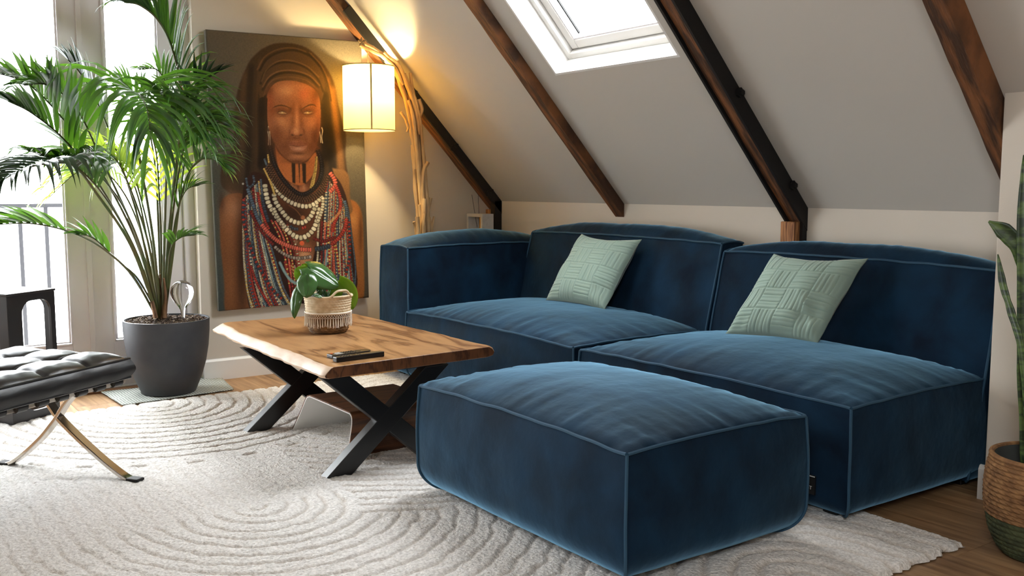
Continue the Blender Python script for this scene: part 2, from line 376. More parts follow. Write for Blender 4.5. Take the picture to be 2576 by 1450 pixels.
def softbox(name, parent, x0, x1, y0, y1, z0, z1, bt=.05, bs=.02, rb=.07, lean=0, zl=None, seed=0, wr=.006, res=.022, bow=.01, m=None, pipe=.0055, vert=(0, 1, 2, 3), sag=None, pipename='piping'):
    m = m or M['velvet']; zl = z0 if zl is None else zl
    cx, cy, cz = (x0+x1)/2, (y0+y1)/2, (z0+z1)/2; hx, hy, hz = (x1-x0)/2, (y1-y0)/2, (z1-z0)/2
    def g(a): return max(0, 1-abs(a)**2.4)
    def F(u, v, w, off=0):
        x, y, z = cx+u*hx, cy+v*hy, cz+w*hz
        onu, onv, onw = abs(abs(u)-1) < 1e-6, abs(abs(v)-1) < 1e-6, abs(abs(w)-1) < 1e-6
        if onw and w > 0:
            gg = g(u)*g(v); z += bt*gg**.75
            if wr:   # puckers running away from the seams
                for d, al, sgn in (((1-abs(u))*hx, v*hy, 1), ((1-abs(v))*hy, u*hx, -1)):
                    if .0 < d < .4:
                        q = nz(al*26+seed*9, d*2.2, seed+sgn)+.5*nz(al*60+seed, d*3, seed)
                        z += wr*q*(1-math.exp(-d/.02))*math.exp(-d/.11)
                z += .007*gg*nz(x*3.1+seed, y*3.3, seed*2.)
        if onu: x += math.copysign(bs*(g(v)*g(w))**.8, u) + .004*nz(y*6, z*6, seed)
        if onv: y += math.copysign(bs*(g(u)*g(w))**.8, v) + .004*nz(x*6, z*6, seed+3)
        z += bow*(w+1)/2*(g(u) if onv else g(v) if onu else 1)*(0 if onw and not (onu or onv) else 1) if not (onw and not (onu or onv)) else bow
        if onw and w > 0 and not (onu or onv): z += -bow + bow*max(g(u), g(v)) if False else 0
        x += math.copysign(bow*.6*(1-w*w), u)*abs(u); y += math.copysign(bow*.6*(1-w*w), v)*abs(v)
        t = (z-z0)/rb
        if t < 1:
            ins = rb*.75*(1-math.sqrt(max(0, 1-(1-max(t, 0))**2)))
            x -= (u*ins if onu or not onw else u*ins); y -= v*ins
        y += lean*(z-zl)
        # seams wander a little
        if onw and w > 0 and (onu or onv): z += .004*nz(x*9, y*9, seed+5); 
        return Vector((x, y, z))
    def topz(u, v):      # keep the top sheet joined to its bowed edges
        return 0
    nx, ny, nzz = [max(6, int(2*h/res)) for h in (hx, hy, hz)]
    mb = MB(); key = {}
    def vid(u, v, w):
        k = (round(u, 4), round(v, 4), round(w, 4))
        if k not in key:
            p = F(u, v, w)
            key[k] = len(mb.v); mb.v.append(tuple(p))
        return key[k]
    def L_(n): return [-1+2*i/n for i in range(n+1)]
    X, Y, Z = L_(nx), L_(ny), L_(nzz)
    for w in (1, -1):
        for i in range(nx):
            for j in range(ny): mb.f.append((vid(X[i], Y[j], w), vid(X[i+1], Y[j], w), vid(X[i+1], Y[j+1], w), vid(X[i], Y[j+1], w)))
    for u in (1, -1):
        for i in range(ny):
            for j in range(nzz): mb.f.append((vid(u, Y[i], Z[j]), vid(u, Y[i+1], Z[j]), vid(u, Y[i+1], Z[j+1]), vid(u, Y[i], Z[j+1])))
    for v in (1, -1):
        for i in range(nx):
            for j in range(nzz): mb.f.append((vid(X[i], v, Z[j]), vid(X[i+1], v, Z[j]), vid(X[i+1], v, Z[j+1]), vid(X[i], v, Z[j+1])))
    o = mb.build(name, m, parent, smooth=True)
    if pipe:
        pp = MB(); A = L_(60)
        def out(p, d): return p + Vector(d)*pipe*.5
        for v in (-1, 1): pp.tube([out(F(a, v, 1), (0, v, .8)) for a in A], pipe, 6)
        for u in (-1, 1): pp.tube([out(F(u, a, 1), (u, 0, .8)) for a in A], pipe, 6)
        for k, (u, v) in enumerate(((-1, -1), (1, -1), (1, 1), (-1, 1))):
            if k in vert: pp.tube([out(F(u, v, a), (u, v, 0)) for a in A], pipe, 6)
        pp.build(pipename, M['piping'], o, smooth=True)
    return o
def feet(parent, pts, z1=.05, r=.03):
    for x, y, z0 in pts: MB().box((x-r, y-r, z0), (x+r, y+r, z1)).build('foot', M['foot'], parent, bevel=.004)
G = 'petrol blue velvet sofa units'
RUGZ = .02
s1 = thing('sofa_module', (-4.4, 3.3, 0), 'corner unit of the petrol blue velvet sofa, with the armrest, beside the painting', 'sofa', G)
softbox('seat', s1, -5.06, -3.478, 2.83, 3.8, .04, .445, bt=.085, bs=.018, seed=1, wr=.012)
softbox('armrest', s1, -5.41, -5.075, 2.85, 3.93, .04, .825, bt=.085, bs=.012, seed=2, wr=.008, bow=.012)
softbox('backrest', s1, -5.065, -3.435, 3.63, 3.79, .3, .90, bt=.07, bs=.014, rb=.001, lean=.24, seed=3, wr=.006, vert=(0, 1))
s2 = thing('sofa_module', (-2.7, 3.3, 0), 'armless right-hand unit of the petrol blue velvet sofa, under the skylight beam', 'sofa', G)
softbox('seat', s2, -3.425, -1.975, 2.83, 3.78, .04, .44, bt=.085, bs=.018, seed=4, wr=.012)
softbox('backrest', s2, -3.402, -1.975, 3.61, 3.755, .04, .865, bt=.065, bs=.012, rb=.02, lean=.2, zl=.1, seed=5, wr=.006, vert=(0, 1))
ot = thing('sofa_ottoman', (-2.55, 2.2, 0), 'large petrol blue velvet ottoman standing in front of the sofa', 'ottoman')
softbox('cushion_body', ot, -3.16, -1.995, 1.82, 2.61, .042, .44, bt=.08, bs=.022, seed=6, rb=.1, wr=.013, bow=.012)
feet(ot, [(-2.93, 1.93, RUGZ+.006), (-2.13, 2.5, RUGZ+.006), (-2.93, 2.5, RUGZ+.006), (-2.13, 1.93, RUGZ+.006)], z1=.07, r=.028)
feet(s1, [(-5.3, 2.95, 0), (-3.6, 2.95, RUGZ+.006), (-5.3, 3.75, 0), (-3.6, 3.7, 0)], z1=.06)
feet(s2, [(-3.3, 2.95, RUGZ+.006), (-2.09, 2.92, RUGZ+.006), (-3.3, 3.7, 0), (-2.07, 3.7, 0)], z1=.06)
# woven brand label low on the right-hand unit
tg = MB().box((-2.145, 2.79, .115), (-2.083, 2.797, .183)).build('fabric_tag', M['foot'], s2); tg['label'] = 'small black fabric tag with white lettering'
M['tagwhite'] = mat('tag_print', (225, 225, 225), .7)
def text_part(body, size, loc, rot, m, parent, name='lettering', ext=.0004):
    c = bpy.data.curves.new(name, 'FONT'); c.body = body; c.size = size; c.align_x = 'CENTER'; c.align_y = 'CENTER'; c.extrude = ext
    t = bpy.data.objects.new(name, c); COL.objects.link(t); t.matrix_world = Matrix.Translation(loc) @ rot
    bpy.context.view_layer.update()
    me = bpy.data.meshes.new_from_object(t.evaluated_get(bpy.context.evaluated_depsgraph_get())); me.materials.clear(); me.materials.append(m)
    me.transform(parent.matrix_world.inverted() @ t.matrix_world)
    bpy.data.objects.remove(t); return link(name, me, parent)
text_part('F\u00c9ST', .018, Vector((-2.112, 2.7895, .138)), Matrix.Rotation(math.pi/2, 4, 'X'), M['tagwhite'], tg)
MB().box((-2.145, 2.788, .1795), (-2.083, 2.7895, .182)).build('stripe', M['tagwhite'], tg)

# ------------------------------------------------------------------ cushions
def cushion_mat(name, rgb):
    m, nt, b = nmat(name); b.inputs['Base Color'].default_value = lin(rgb); b.inputs['Roughness'].default_value = .8
    b.inputs['Sheen Weight'].default_value = .35; b.inputs['Sheen Roughness'].default_value = .4; b.inputs['Specular IOR Level'].default_value = .2
    return m
M['sage'] = cushion_mat('sage_velvet', (150, 172, 160)); M['sageback'] = cushion_mat('sage_linen_back', (118, 132, 124))
def quilted_cushion(label, c0, cx, cup, size, thick, seed, fold):
    """c0 bottom-left corner, cx unit along the bottom, cup unit up the face"""
    n_ = cx.cross(cup).normalized()          # towards the room
    root = thing('throw_cushion', c0 + cx*size/2, label, 'cushion', 'sage green cushions on the sofa')
    n = 132
    def P(u, v, side):
        a, b = 2*u-1, 2*v-1
        pu = a*(1-.055*(1-b*b)) ; pv = b*(1-.055*(1-a*a))
        t = thick*(max(0, (1-abs(a)**3))*max(0, (1-abs(b)**3)))**.5
        cr = nz(a*2+seed, b*2, seed)*.012
        h = t*(.75 if side < 0 else 1)
        if side > 0:
            # parquet stitching: six channels per patch, the direction alternates
            k = 4.0; iu, iv = math.floor(u*k), math.floor(v*k)
            q = (u*k-iu) if (iu+iv) % 2 else (v*k-iv)
            qq = (q*6) % 1; st = abs(math.sin(math.pi*qq))**.45
            eu, ev = min(u*k-iu, 1-(u*k-iu)), min(v*k-iv, 1-(v*k-iv)); e = min(1, min(eu, ev)/.05)
            h += .0045*(st*e-1)*min(1, t/.02)
        # drawn-in lower corner and creases
        dx, dy = u-fold[0], v-fold[1]; dd = dx*dx+dy*dy
        h -= fold[2]*math.exp(-dd/.012)*(1 if side > 0 else 0)
        h += fold[2]*.5*math.exp(-((dx*.8+dy*.6)**2)/.002)*math.exp(-dd/.09)*(1 if side > 0 else 0)
        h += .010*nz(u*9+seed, v*1.5, seed)*max(0, 1-v*3.2)*(1 if side > 0 else 0)*min(1, v*12)
        sagz = -.02*max(0, b)*(1-a*a)
        return c0 + cx*(size*(pu+1)/2) + cup*(size*(pv+1)/2 + sagz) + n_*(h*side + cr + thick*.5)
    for side, nm, m in ((1, 'quilted_front', M['sage']), (-1, 'plain_back', M['sageback'])):
        mb = MB(); q = n if side > 0 else 40
        for i in range(q+1):
            for j in range(q+1): mb.v.append(tuple(P(i/q, j/q, side)))
        for i in range(q):
            for j in range(q): a = i*(q+1)+j; mb.f.append((a, a+q+1, a+q+2, a+1))
        o = mb.build(nm, m, root, smooth=True)
    e = MB(); q = 40
    ring = [P(i/q, 0, 1) for i in range(q)]+[P(1, i/q, 1) for i in range(q)]+[P(1-i/q, 1, 1) for i in range(q)]+[P(0, 1-i/q, 1) for i in range(q)]
    e.tube(ring+[ring[0]], .0022, 5, caps=False).build('seam', M['sageback'], root, smooth=True)
    return root
def corner_cushion(label, bl, br, tl, thick, seed, fold):
    cx = (br-bl); size = cx.length; cx = cx.normalized(); up = (tl-bl); h = up.length; up = (up - cx*up.dot(cx)*0).normalized()
    return quilted_cushion(label, bl, cx, up, (size+h)/2, thick, seed, fold)
corner_cushion('pale sage quilted cushion leaning on the middle of the sofa, nearer the plant', onz(1385, 764, .515), onz(1532, 789, .50), ony(1474, 598, 3.70), .088, 1, (.86, .2, .022))
corner_cushion('sage quilted cushion on the right-hand sofa unit, in front of the beam post', onz(1836, 851, .50), onz(2052, 876, .50), ony(1963, 640, 3.64), .092, 4, (.84, .24, .026))
# ------------------------------------------------------------------ carved rug
def grid_object(name, V, nx, ny, m, parent=None, smooth=True):
    """V: (nx+1)*(ny+1)x3 array"""
    i, j = np.meshgrid(np.arange(nx), np.arange(ny), indexing='ij'); a = (i*(ny+1)+j).ravel()
    F = np.stack([a, a+ny+1, a+ny+2, a+1], 1).astype(np.int32)
    me = bpy.data.meshes.new(name); me.vertices.add(len(V)); me.vertices.foreach_set('co', V.astype(np.float32).ravel())
    me.loops.add(F.size); me.loops.foreach_set('vertex_index', F.ravel()); me.polygons.add(len(F))
    me.polygons.foreach_set('loop_start', np.arange(0, F.size, 4, dtype=np.int32)); me.polygons.foreach_set('loop_total', np.full(len(F), 4, dtype=np.int32))
    me.update(calc_edges=True); me.validate(); me.materials.append(m)
    if smooth: me.polygons.foreach_set('use_smooth', [True]*len(F))
    return link(name, me, parent)
def rug_material():
    m, nt, b = nmat('cream_rug_pile'); L = nt.links
    tc = nt.nodes.new('ShaderNodeTexCoord')
    n = nt.nodes.new('ShaderNodeTexNoise'); n.inputs['Scale'].default_value = 105; n.inputs['Detail'].default_value = 4; L.new(tc.outputs['Object'], n.inputs['Vector'])
    mp = nt.nodes.new('ShaderNodeMapping'); mp.inputs['Scale'].default_value = (1, 6, 1); L.new(tc.outputs['Object'], mp.inputs[0])
    v = nt.nodes.new('ShaderNodeTexNoise'); v.inputs['Scale'].default_value = 60; v.inputs['Detail'].default_value = 3; L.new(tc.outputs['Object'], v.inputs['Vector'])
    at = nt.nodes.new('ShaderNodeAttribute'); at.attribute_name = 'groove'
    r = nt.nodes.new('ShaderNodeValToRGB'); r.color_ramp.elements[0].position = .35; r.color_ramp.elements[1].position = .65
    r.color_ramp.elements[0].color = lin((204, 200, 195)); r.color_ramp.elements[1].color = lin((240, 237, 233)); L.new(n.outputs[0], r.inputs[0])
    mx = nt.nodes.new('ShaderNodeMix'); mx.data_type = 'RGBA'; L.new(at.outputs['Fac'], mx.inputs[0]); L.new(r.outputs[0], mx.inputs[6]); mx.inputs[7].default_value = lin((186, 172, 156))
    L.new(mx.outputs[2], b.inputs['Base Color']); b.inputs['Roughness'].default_value = .95; b.inputs['Specular IOR Level'].default_value = .1
    b.inputs['Sheen Weight'].default_value = .2
    b1 = nt.nodes.new('ShaderNodeBump'); b1.inputs['Strength'].default_value = 1; b1.inputs['Distance'].default_value = .007; L.new(n.outputs[0], b1.inputs['Height'])
    b2 = nt.nodes.new('ShaderNodeBump'); b2.inputs['Strength'].default_value = .6; b2.inputs['Distance'].default_value = .006; L.new(v.outputs[0], b2.inputs['Height'])
    L.new(b1.outputs[0], b2.inputs['Normal']); L.new(b2.outputs[0], b.inputs['Normal'])
    return m
RX0, RX1, RY0, RY1 = -5.385, -1.665, .36, 3.03
nx, ny = 560, 420
gx = np.linspace(RX0, RX1, nx+1); gy = np.linspace(RY0, RY1, ny+1)
X, Y = np.meshgrid(gx, gy, indexing='ij')
rng = np.random.default_rng(3)
def smooth_noise(shape, k):
    a = rng.standard_normal((shape[0]//k+3, shape[1]//k+3)); xi = np.arange(shape[0])/k; yi = np.arange(shape[1])/k
    x0 = xi.astype(int); y0 = yi.astype(int); fx = (xi-x0)[:, None]; fy = (yi-y0)[None, :]; fx = fx*fx*(3-2*fx); fy = fy*fy*(3-2*fy)
    A = a[x0][:, y0]; B = a[x0+1][:, y0]; Cc = a[x0][:, y0+1]; D = a[x0+1][:, y0+1]
    return A*(1-fx)*(1-fy)+B*fx*(1-fy)+Cc*(1-fx)*fy+D*fx*fy
wob = smooth_noise(X.shape, 9)*.006+smooth_noise(X.shape, 3)*.0025
def ringf(d, sp, wd): q = np.abs(((d+wob)/sp+.5) % 1-.5)*sp; return np.exp(-(q/wd)**2)
rA = np.sqrt(((X+5.32)/1.17)**2+((Y-1.42)/.98)**2)*1.16                      # big nested arcs by the balcony
inA = rA < 1.19
gA = ringf(rA-.02, .092, .0085)*(rA > .1)
dB = np.where(X < -3.36, np.abs(Y-1.25), np.sqrt(((X+3.36)*.86)**2+(Y-1.25)**2))   # long loops turning in front of the ottoman
gB = ringf(dB-.03, .0665, .0065)*np.where(X < -3.36, .2+.14*(Y < 1.25), .6+.2*(dB < .5))
dC = np.sqrt((X+4.9)**2+(Y-2.75)**2); gC = ringf(dC, .075, .0085)
dD = np.where(X > -1.8, np.abs(Y-2.36), np.sqrt((X+1.8)**2+(Y-2.36)**2)); gD = ringf(dD-.03, .088, .012)
inC = (~inA) & (Y > 1.5) & (dB > .36) & (X < -2.95) & (dC < 2.2)
inD = (X > -2.35) & (Y > 1.95)
G_ = np.where(inA, gA, np.where(inD, gD, np.where(inC, gC, gB)))
# a row of short tucks outside the big arcs
G_ = np.maximum(G_, np.exp(-((rA-1.245)/.012)**2)*(np.sin(np.arctan2(Y-1.42, X+5.32)*34) > .55)*(Y < 2.1))
rib = .0008*np.sin(Y*2*np.pi/.019+smooth_noise(X.shape, 12)*.8)*np.where(inA, .15, 1)
Z = RUGZ+.006 - .0105*G_ + rib + smooth_noise(X.shape, 2)*.0011 + smooth_noise(X.shape, 1)*.0006
edge = np.minimum(np.minimum(X-RX0, RX1-X), np.minimum(Y-RY0, RY1-Y))
jx = np.zeros_like(X); jy = np.zeros_like(X)
en = smooth_noise(X.shape, 3)*.005+G_*-.008
jx[0] -= en[0]; jx[-1] += en[-1]; jy[:, 0] -= en[:, 0]; jy[:, -1] += en[:, -1]
Z = np.where(edge < .02, Z-(1-edge/.02)**2*.012, Z); Z[0] = Z[-1] = .004; Z[:, 0] = Z[:, -1] = .004
V = np.stack([X+jx, Y+jy, np.maximum(Z, .004)], -1).reshape(-1, 3)
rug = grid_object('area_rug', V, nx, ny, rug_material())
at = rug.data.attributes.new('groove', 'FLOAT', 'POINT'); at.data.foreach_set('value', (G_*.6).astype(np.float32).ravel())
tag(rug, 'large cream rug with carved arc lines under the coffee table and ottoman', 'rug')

# ------------------------------------------------------------------ coffee table
def table_wood(name, base, dark, heart=True):
    m, nt, b = nmat(name); L = nt.links
    tc = nt.nodes.new('ShaderNodeTexCoord'); mp = nt.nodes.new('ShaderNodeMapping'); mp.inputs['Scale'].default_value = (.55, 2.6, 1.2); L.new(tc.outputs['Object'], mp.inputs[0])
    n = nt.nodes.new('ShaderNodeTexNoise'); n.inputs['Scale'].default_value = 1.9; n.inputs['Detail'].default_value = 3; n.inputs['Distortion'].default_value = 1.0; L.new(mp.outputs[0], n.inputs['Vector'])
    w_ = nt.nodes.new('ShaderNodeMath'); w_.operation = 'MULTIPLY'; w_.inputs[1].default_value = 9; L.new(n.outputs[0], w_.inputs[0])
    fr = nt.nodes.new('ShaderNodeMath'); fr.operation = 'PINGPONG'; fr.inputs[1].default_value = 1; L.new(w_.outputs[0], fr.inputs[0])
    f = nt.nodes.new('ShaderNodeTexNoise'); f.inputs['Scale'].default_value = 5; f.inputs['Detail'].default_value = 8
    mp2 = nt.nodes.new('ShaderNodeMapping'); mp2.inputs['Scale'].default_value = (1.2, 26, 6); L.new(tc.outputs['Object'], mp2.inputs[0]); L.new(mp2.outputs[0], f.inputs['Vector'])
    r = nt.nodes.new('ShaderNodeValToRGB'); e = r.color_ramp.elements
    e[0].position = 0; e[0].color = lin(base); e[1].position = 1; e[1].color = lin(dark)
    k = r.color_ramp.elements.new(.72); k.color = lin(tuple(int(a*.72+b_*.28) for a, b_ in zip(base, dark)))
    ad = nt.nodes.new('ShaderNodeMath'); ad.operation = 'MULTIPLY_ADD'; ad.inputs[1].default_value = 1.5; ad.inputs[2].default_value = -.72
    L.new(f.outputs[0], ad.inputs[0]); sm = nt.nodes.new('ShaderNodeMath'); sm.operation = 'ADD'; L.new(fr.outputs[0], sm.inputs[0]); L.new(ad.outputs[0], sm.inputs[1]); L.new(sm.outputs[0], r.inputs[0])
    L.new(r.outputs[0], b.inputs['Base Color']); b.inputs['Roughness'].default_value = .38; b.inputs['Specular IOR Level'].default_value = .4
    bp = nt.nodes.new('ShaderNodeBump'); bp.inputs['Strength'].default_value = .12; bp.inputs['Distance'].default_value = .002; L.new(f.outputs[0], bp.inputs['Height']); L.new(bp.outputs[0], b.inputs['Normal'])
    return m
M['table'] = table_wood('sheesham_wood', (172, 130, 86), (108, 70, 40))
M['endgrain'] = table_wood('sheesham_end', (112, 72, 44), (70, 42, 24))
M['pale_edge'] = mat('pale_edge_wood', (214, 190, 166), .45, rgb2=(196, 166, 138), nscale=6, bump=.3, bscale=18, bdist=.004, stretch=(1, 3, 3))  # paler wood colour, used on the front live edge only
tb = thing('coffee_table', (-4.0, 2.05, RUGZ), 'rectangular live-edge wooden coffee table on black steel cross legs', 'table')
TT, TBt = .485, .438
p_nf, p_ff, p_nr, p_fr = onz(836, 924, TT), onz(545, 813, TT), onz(1236, 872, TT), onz(878, 787, TT)   # near-front, far-front, near-rear, far-rear
n = 70; prof = []
mb = MB(); SEC = []
for i in range(n+1):
    t = i/n
    a = p_ff.lerp(p_nf, t); b = p_fr.lerp(p_nr, t)
    wv = .022*nz(t*5, 1.3)+.010*nz(t*14, 5) + .012*math.exp(-((t-.16)/.07)**2)
    wr_ = .012*nz(t*4, 7.7)+.005*nz(t*15, 9)
    dy = (b-a).normalized(); lip = .040+.018*nz(t*6, 3.1) + (.02 if t < .1 else 0)*(1-t/.1)
    rnd = .0
    if t < .06: rnd = .07*(1-math.sqrt(max(0, 1-(1-t/.06)**2)))*.5
    if t > .97: rnd = .03*(1-math.sqrt(max(0, 1-(1-(1-t)/.03)**2)))*.5
    a = a + dy*(wv+rnd); b = b + dy*wr_ - dy*rnd
    sec = [(a+dy*.02, TT), (a, TT-.001), (a-dy*.012, TT-.006), (a-dy*lip*.7, TT-.020), (a-dy*lip, TBt+.014+.006*nz(t*20)), (a-dy*lip*.9, TBt+.004), (a-dy*lip*.5, TBt), (b-dy*.01, TBt), (b+dy*.02, TBt+.006), (b+dy*.028, TBt+.02), (b+dy*.018, TT-.01), (b, TT)]
    SEC.append([Vector((p.x, p.y, z)) for p, z in sec])
k = len(SEC[0])
def strip(mb, idx, close=False):
    base = len(mb.v)
    for s in SEC:
        for q in idx: mb.v.append(tuple(s[q]))
    m_ = len(idx)
    for i in range(n):
        for q in range(m_-1): a = base+i*m_+q; mb.f.append((a, a+1, a+m_+1, a+m_))
    return mb
# solid slab with three materials: top, pale waney edge, dark end
mb = MB()
for s in SEC: mb.v += [tuple(p) for p in s]
mats = []
for i in range(n):
    for q in range(k):
        a = i*k+q; b_ = i*k+(q+1) % k; mb.f.append((a, b_, b_+k, a+k)); mats.append(1 if 1 <= q <= 5 else 0)
mb.f += [tuple(range(k)), tuple(n*k+q for q in range(k-1, -1, -1))]; mats += [2, 2]
me = bpy.data.meshes.new('tabletop'); inv = Matrix.Translation(-Vector(tb.location)); me.from_pydata([tuple(inv @ Vector(v)) for v in mb.v], [], mb.f)
for m_ in (M['table'], M['pale_edge'], M['endgrain']): me.materials.append(m_)
me.polygons.foreach_set('material_index', mats)
bm = bmesh.new(); bm.from_mesh(me); bmesh.ops.recalc_face_normals(bm, faces=bm.faces); bm.to_mesh(me); bm.free()
me.polygons.foreach_set('use_smooth', [True]*len(me.polygons)); me.set_sharp_from_angle(angle=math.radians(48))
o = link('tabletop', me, tb); o['label'] = 'honey brown slab top with a pale live edge on the window side'
md = o.modifiers.new('bevel', 'BEVEL'); md.width = .003; md.segments = 2; md.limit_method = 'ANGLE'; md.angle_limit = math.radians(60)
M['legs'] = mat('black_powder_coat', (12, 12, 13), .36, bump=.05, bscale=300)
for x in (-4.485, -3.585):
    y0, y1, z0, z1, wd, th = 1.59, 2.18, RUGZ, TBt-.006, .118, .055
    for i, (ya, yb) in enumerate(((y0, y1-wd), (y1-wd, y0))):
        MB().prism([(ya, z0), (ya+wd, z0), (yb+wd, z1), (yb, z1)], x+(.0004 if i else 0), x+th-(.0004 if i else 0)).build('cross_leg', M['legs'], tb, bevel=.003)
    MB().box((x+.006, y0+.03, z1), (x+th-.006, y1-.03, z1+.006)).build('mounting_plate', M['legs'], tb)
# ------------------------------------------------------------------ bent stand under the table
st = thing('bent_stand', (-4.0, 2.05, RUGZ+.004), 'small walnut-veneered bent stand, white inside, on the rug beneath the coffee table', 'stand')
M['walnut'] = mat('walnut_veneer', (110, 70, 44), .45, rgb2=(60, 36, 22), nscale=5, ndetail=6, stretch=(10, .8, 10), contrast=(.38, .62), bump=.1)
pts = crom([(-4.36, 0, .026), (-4.27, 0, .12), (-4.195, 0, .205), (-4.16, 0, .223), (-4.11, 0, .226), (-3.78, 0, .226), (-3.725, 0, .222), (-3.712, 0, .19), (-3.735, 0, .11), (-3.762, 0, .026)], 6)
def sheet(mb, off0, off1, y0, y1):
    vs = []; q = len(pts)
    for i, p in enumerate(pts):
        t = (pts[min(i+1, q-1)]-pts[max(i-1, 0)]).normalized(); nn = Vector((-t.z, 0, t.x))
        for o_ in (off0, off1):
            for yy in (y0, y1): vs.append(p+nn*o_+Vector((0, yy, 0)))
    fs = []
    for i in range(q-1):
        a = i*4; fs += [(a, a+1, a+5, a+4), (a+2, a+6, a+7, a+3), (a, a+4, a+6, a+2), (a+1, a+3, a+7, a+5)]
    fs += [(0, 2, 3, 1), ((q-1)*4, (q-1)*4+1, (q-1)*4+3, (q-1)*4+2)]
    return mb.add(vs, fs)
sheet(MB(), 0, .006, 1.80, 2.24).build('veneer_shell', M['walnut'], st, smooth=True)
sheet(MB(), -.004, 0, 1.80, 2.24).build('white_lining', M['white'], st, smooth=True)
# ------------------------------------------------------------------ remote controls
M['remote'] = mat('black_glossy_plastic', (18, 18, 20), .3)
M['btn_w'] = mat('grey_rubber', (190, 190, 188), .5); M['btn_k'] = mat('black_rubber', (10, 10, 11), .45); M['btn_r'] = mat('orange_rubber', (220, 90, 40), .5)
def remote(label, near, far, wd, hgt, tip, buttons, z=TT):
    ax = (far-near); Ln = ax.length; ax.normalize(); sd = Vector((-ax.y, ax.x, 0)); Mx = Matrix((ax, sd, Vector((0, 0, 1)))).transposed().to_4x4(); Mx.translation = Vector((near.x, near.y, z+.0005))
    root = thing('remote_control', (near+far)/2, label, 'remote', 'remote controls on the table'); root.location.z = z
    k = 10; pr = []
    hw = wd/2
    for a, b in ((0, -hw), (Ln, -hw)): pr.append((a, b))
    if tip:
        pr = [(.004, -hw), (Ln-hw*1.1, -hw)] + [(Ln-hw*1.1+math.sin(t)*hw*1.1, -math.cos(t)*hw) for t in [math.pi*i/k for i in range(1, k)]] + [(Ln-hw*1.1, hw), (.004, hw), (0, hw-.004), (0, -hw+.004)]
    else: pr = [(0, -hw), (Ln, -hw), (Ln, hw), (0, hw)]
    mb = MB(); mb.prism(pr, 0, hgt, 'z'); mb.v = [tuple(Mx @ Vector(v)) for v in mb.v]; mb.build('casing', M['remote'], root, bevel=.003)
    for (u, v, rr, c, nm) in buttons:
        b = MB(); b.lathe([(rr*.98, 0), (rr, .0015), (rr*.7, .0022), (0.0002, .0024)], 10, caps=False); b.v = [tuple(Mx @ (Vector((u*Ln, v*wd, hgt-.0004))+Vector(p))) for p in b.v]; b.build(nm, M[c], root, smooth=True)
    return root
bt = []
for i, u in enumerate((.14, .20, .26)):
    for j, v in enumerate((-.28, 0, .28)): bt.append((u, v, .0052, 'btn_w', 'button'))
bt[2] = (.10, .3, .0055, 'btn_r', 'power_button')
for u in (.34, .40, .46, .52, .58):
    for v in (-.3, 0, .3): bt.append((u, v, .005, 'btn_k', 'button'))
bt += [(.70, 0, .014, 'btn_k', 'navigation_pad')]
remote('flat black remote control with rounded end and pale and orange buttons, at the back', onz(829, 902, TT), onz(930, 888, TT), .052, .015, True, bt)
bt2 = [(u, v, .0038, 'btn_k', 'button') for u in (.1, .16, .22, .28, .5) for v in (-.24, .24)] + [(.39, 0, .011, 'btn_k', 'navigation_pad')]
remote('slim straight black remote control lying at the front', onz(842, 912, TT), onz(962, 896, TT), .034, .021, False, bt2)
# ------------------------------------------------------------------ woven mat
def matfn():
    n1, n2 = 46, 34
    c = [onz(250, 988, 0), onz(308, 1024, 0), onz(588, 983, 0), onz(536, 934, 0)]
    V = []
    for i in range(n1+1):
        for j in range(n2+1):
            u, v = i/n1, j/n2
            p = c[0].lerp(c[1], v).lerp(c[3].lerp(c[2], v), u)
            z = .006 + .002*nz(u*5, v*4) + .028*math.exp(-((u-.84)/.05)**2)*max(0, 1-v*1.5) + .015*math.exp(-((u-.95)/.04)**2)*max(0, .8-v)
            if u < .05: z += .005*abs(nz(v*7, 2))
            V.append((p.x+.006*nz(v*6, u), p.y+.006*nz(u*9, v), z))
    return np.array(V), n1, n2
V, n1, n2 = matfn()
m, nt, b = nmat('grey_green_weave'); L = nt.links
tc = nt.nodes.new('ShaderNodeTexCoord'); wv = nt.nodes.new('ShaderNodeTexWave'); wv.inputs['Scale'].default_value = 24; wv.inputs['Distortion'].default_value = 2; wv2 = nt.nodes.new('ShaderNodeTexWave'); wv2.bands_direction = 'Y'; wv2.inputs['Scale'].default_value = 20; wv2.inputs['Distortion'].default_value = 2
L.new(tc.outputs['Object'], wv.inputs[0]); L.new(tc.outputs['Object'], wv2.inputs[0]); mu = nt.nodes.new('ShaderNodeMath'); mu.operation = 'MULTIPLY'; L.new(wv.outputs['Fac'], mu.inputs[0]); L.new(wv2.outputs['Fac'], mu.inputs[1])
r = nt.nodes.new('ShaderNodeValToRGB'); r.color_ramp.elements[0].color = lin((128, 132, 126)); r.color_ramp.elements[1].color = lin((206, 210, 202)); r.color_ramp.elements[1].position = .6; L.new(mu.outputs[0], r.inputs[0]); L.new(r.outputs[0], b.inputs['Base Color'])
bp = nt.nodes.new('ShaderNodeBump'); bp.inputs['Distance'].default_value = .003; L.new(mu.outputs[0], bp.inputs['Height']); L.new(bp.outputs[0], b.inputs['Normal']); b.inputs['Roughness'].default_value = .9
mt = grid_object('woven_mat', V, n1, n2, m); md = mt.modifiers.new('thick', 'SOLIDIFY'); md.thickness = .004; md.offset = -1
tag(mt, 'grey-green woven cotton mat with rumpled edge under the palm pot', 'mat')
fr = MB()
p0, p1 = onz(330, 1022, .006), onz(588, 983, .006)
for i in range(60):
    p = p0.lerp(p1, i/59); q = p + Vector((.02+.006*nz(i), .006*nz(i*3.1), -.002)); fr.tube([p, q], .0012, 4)
f_ = fr.build('fringe', m, mt); f_['kind'] = 'stuff'
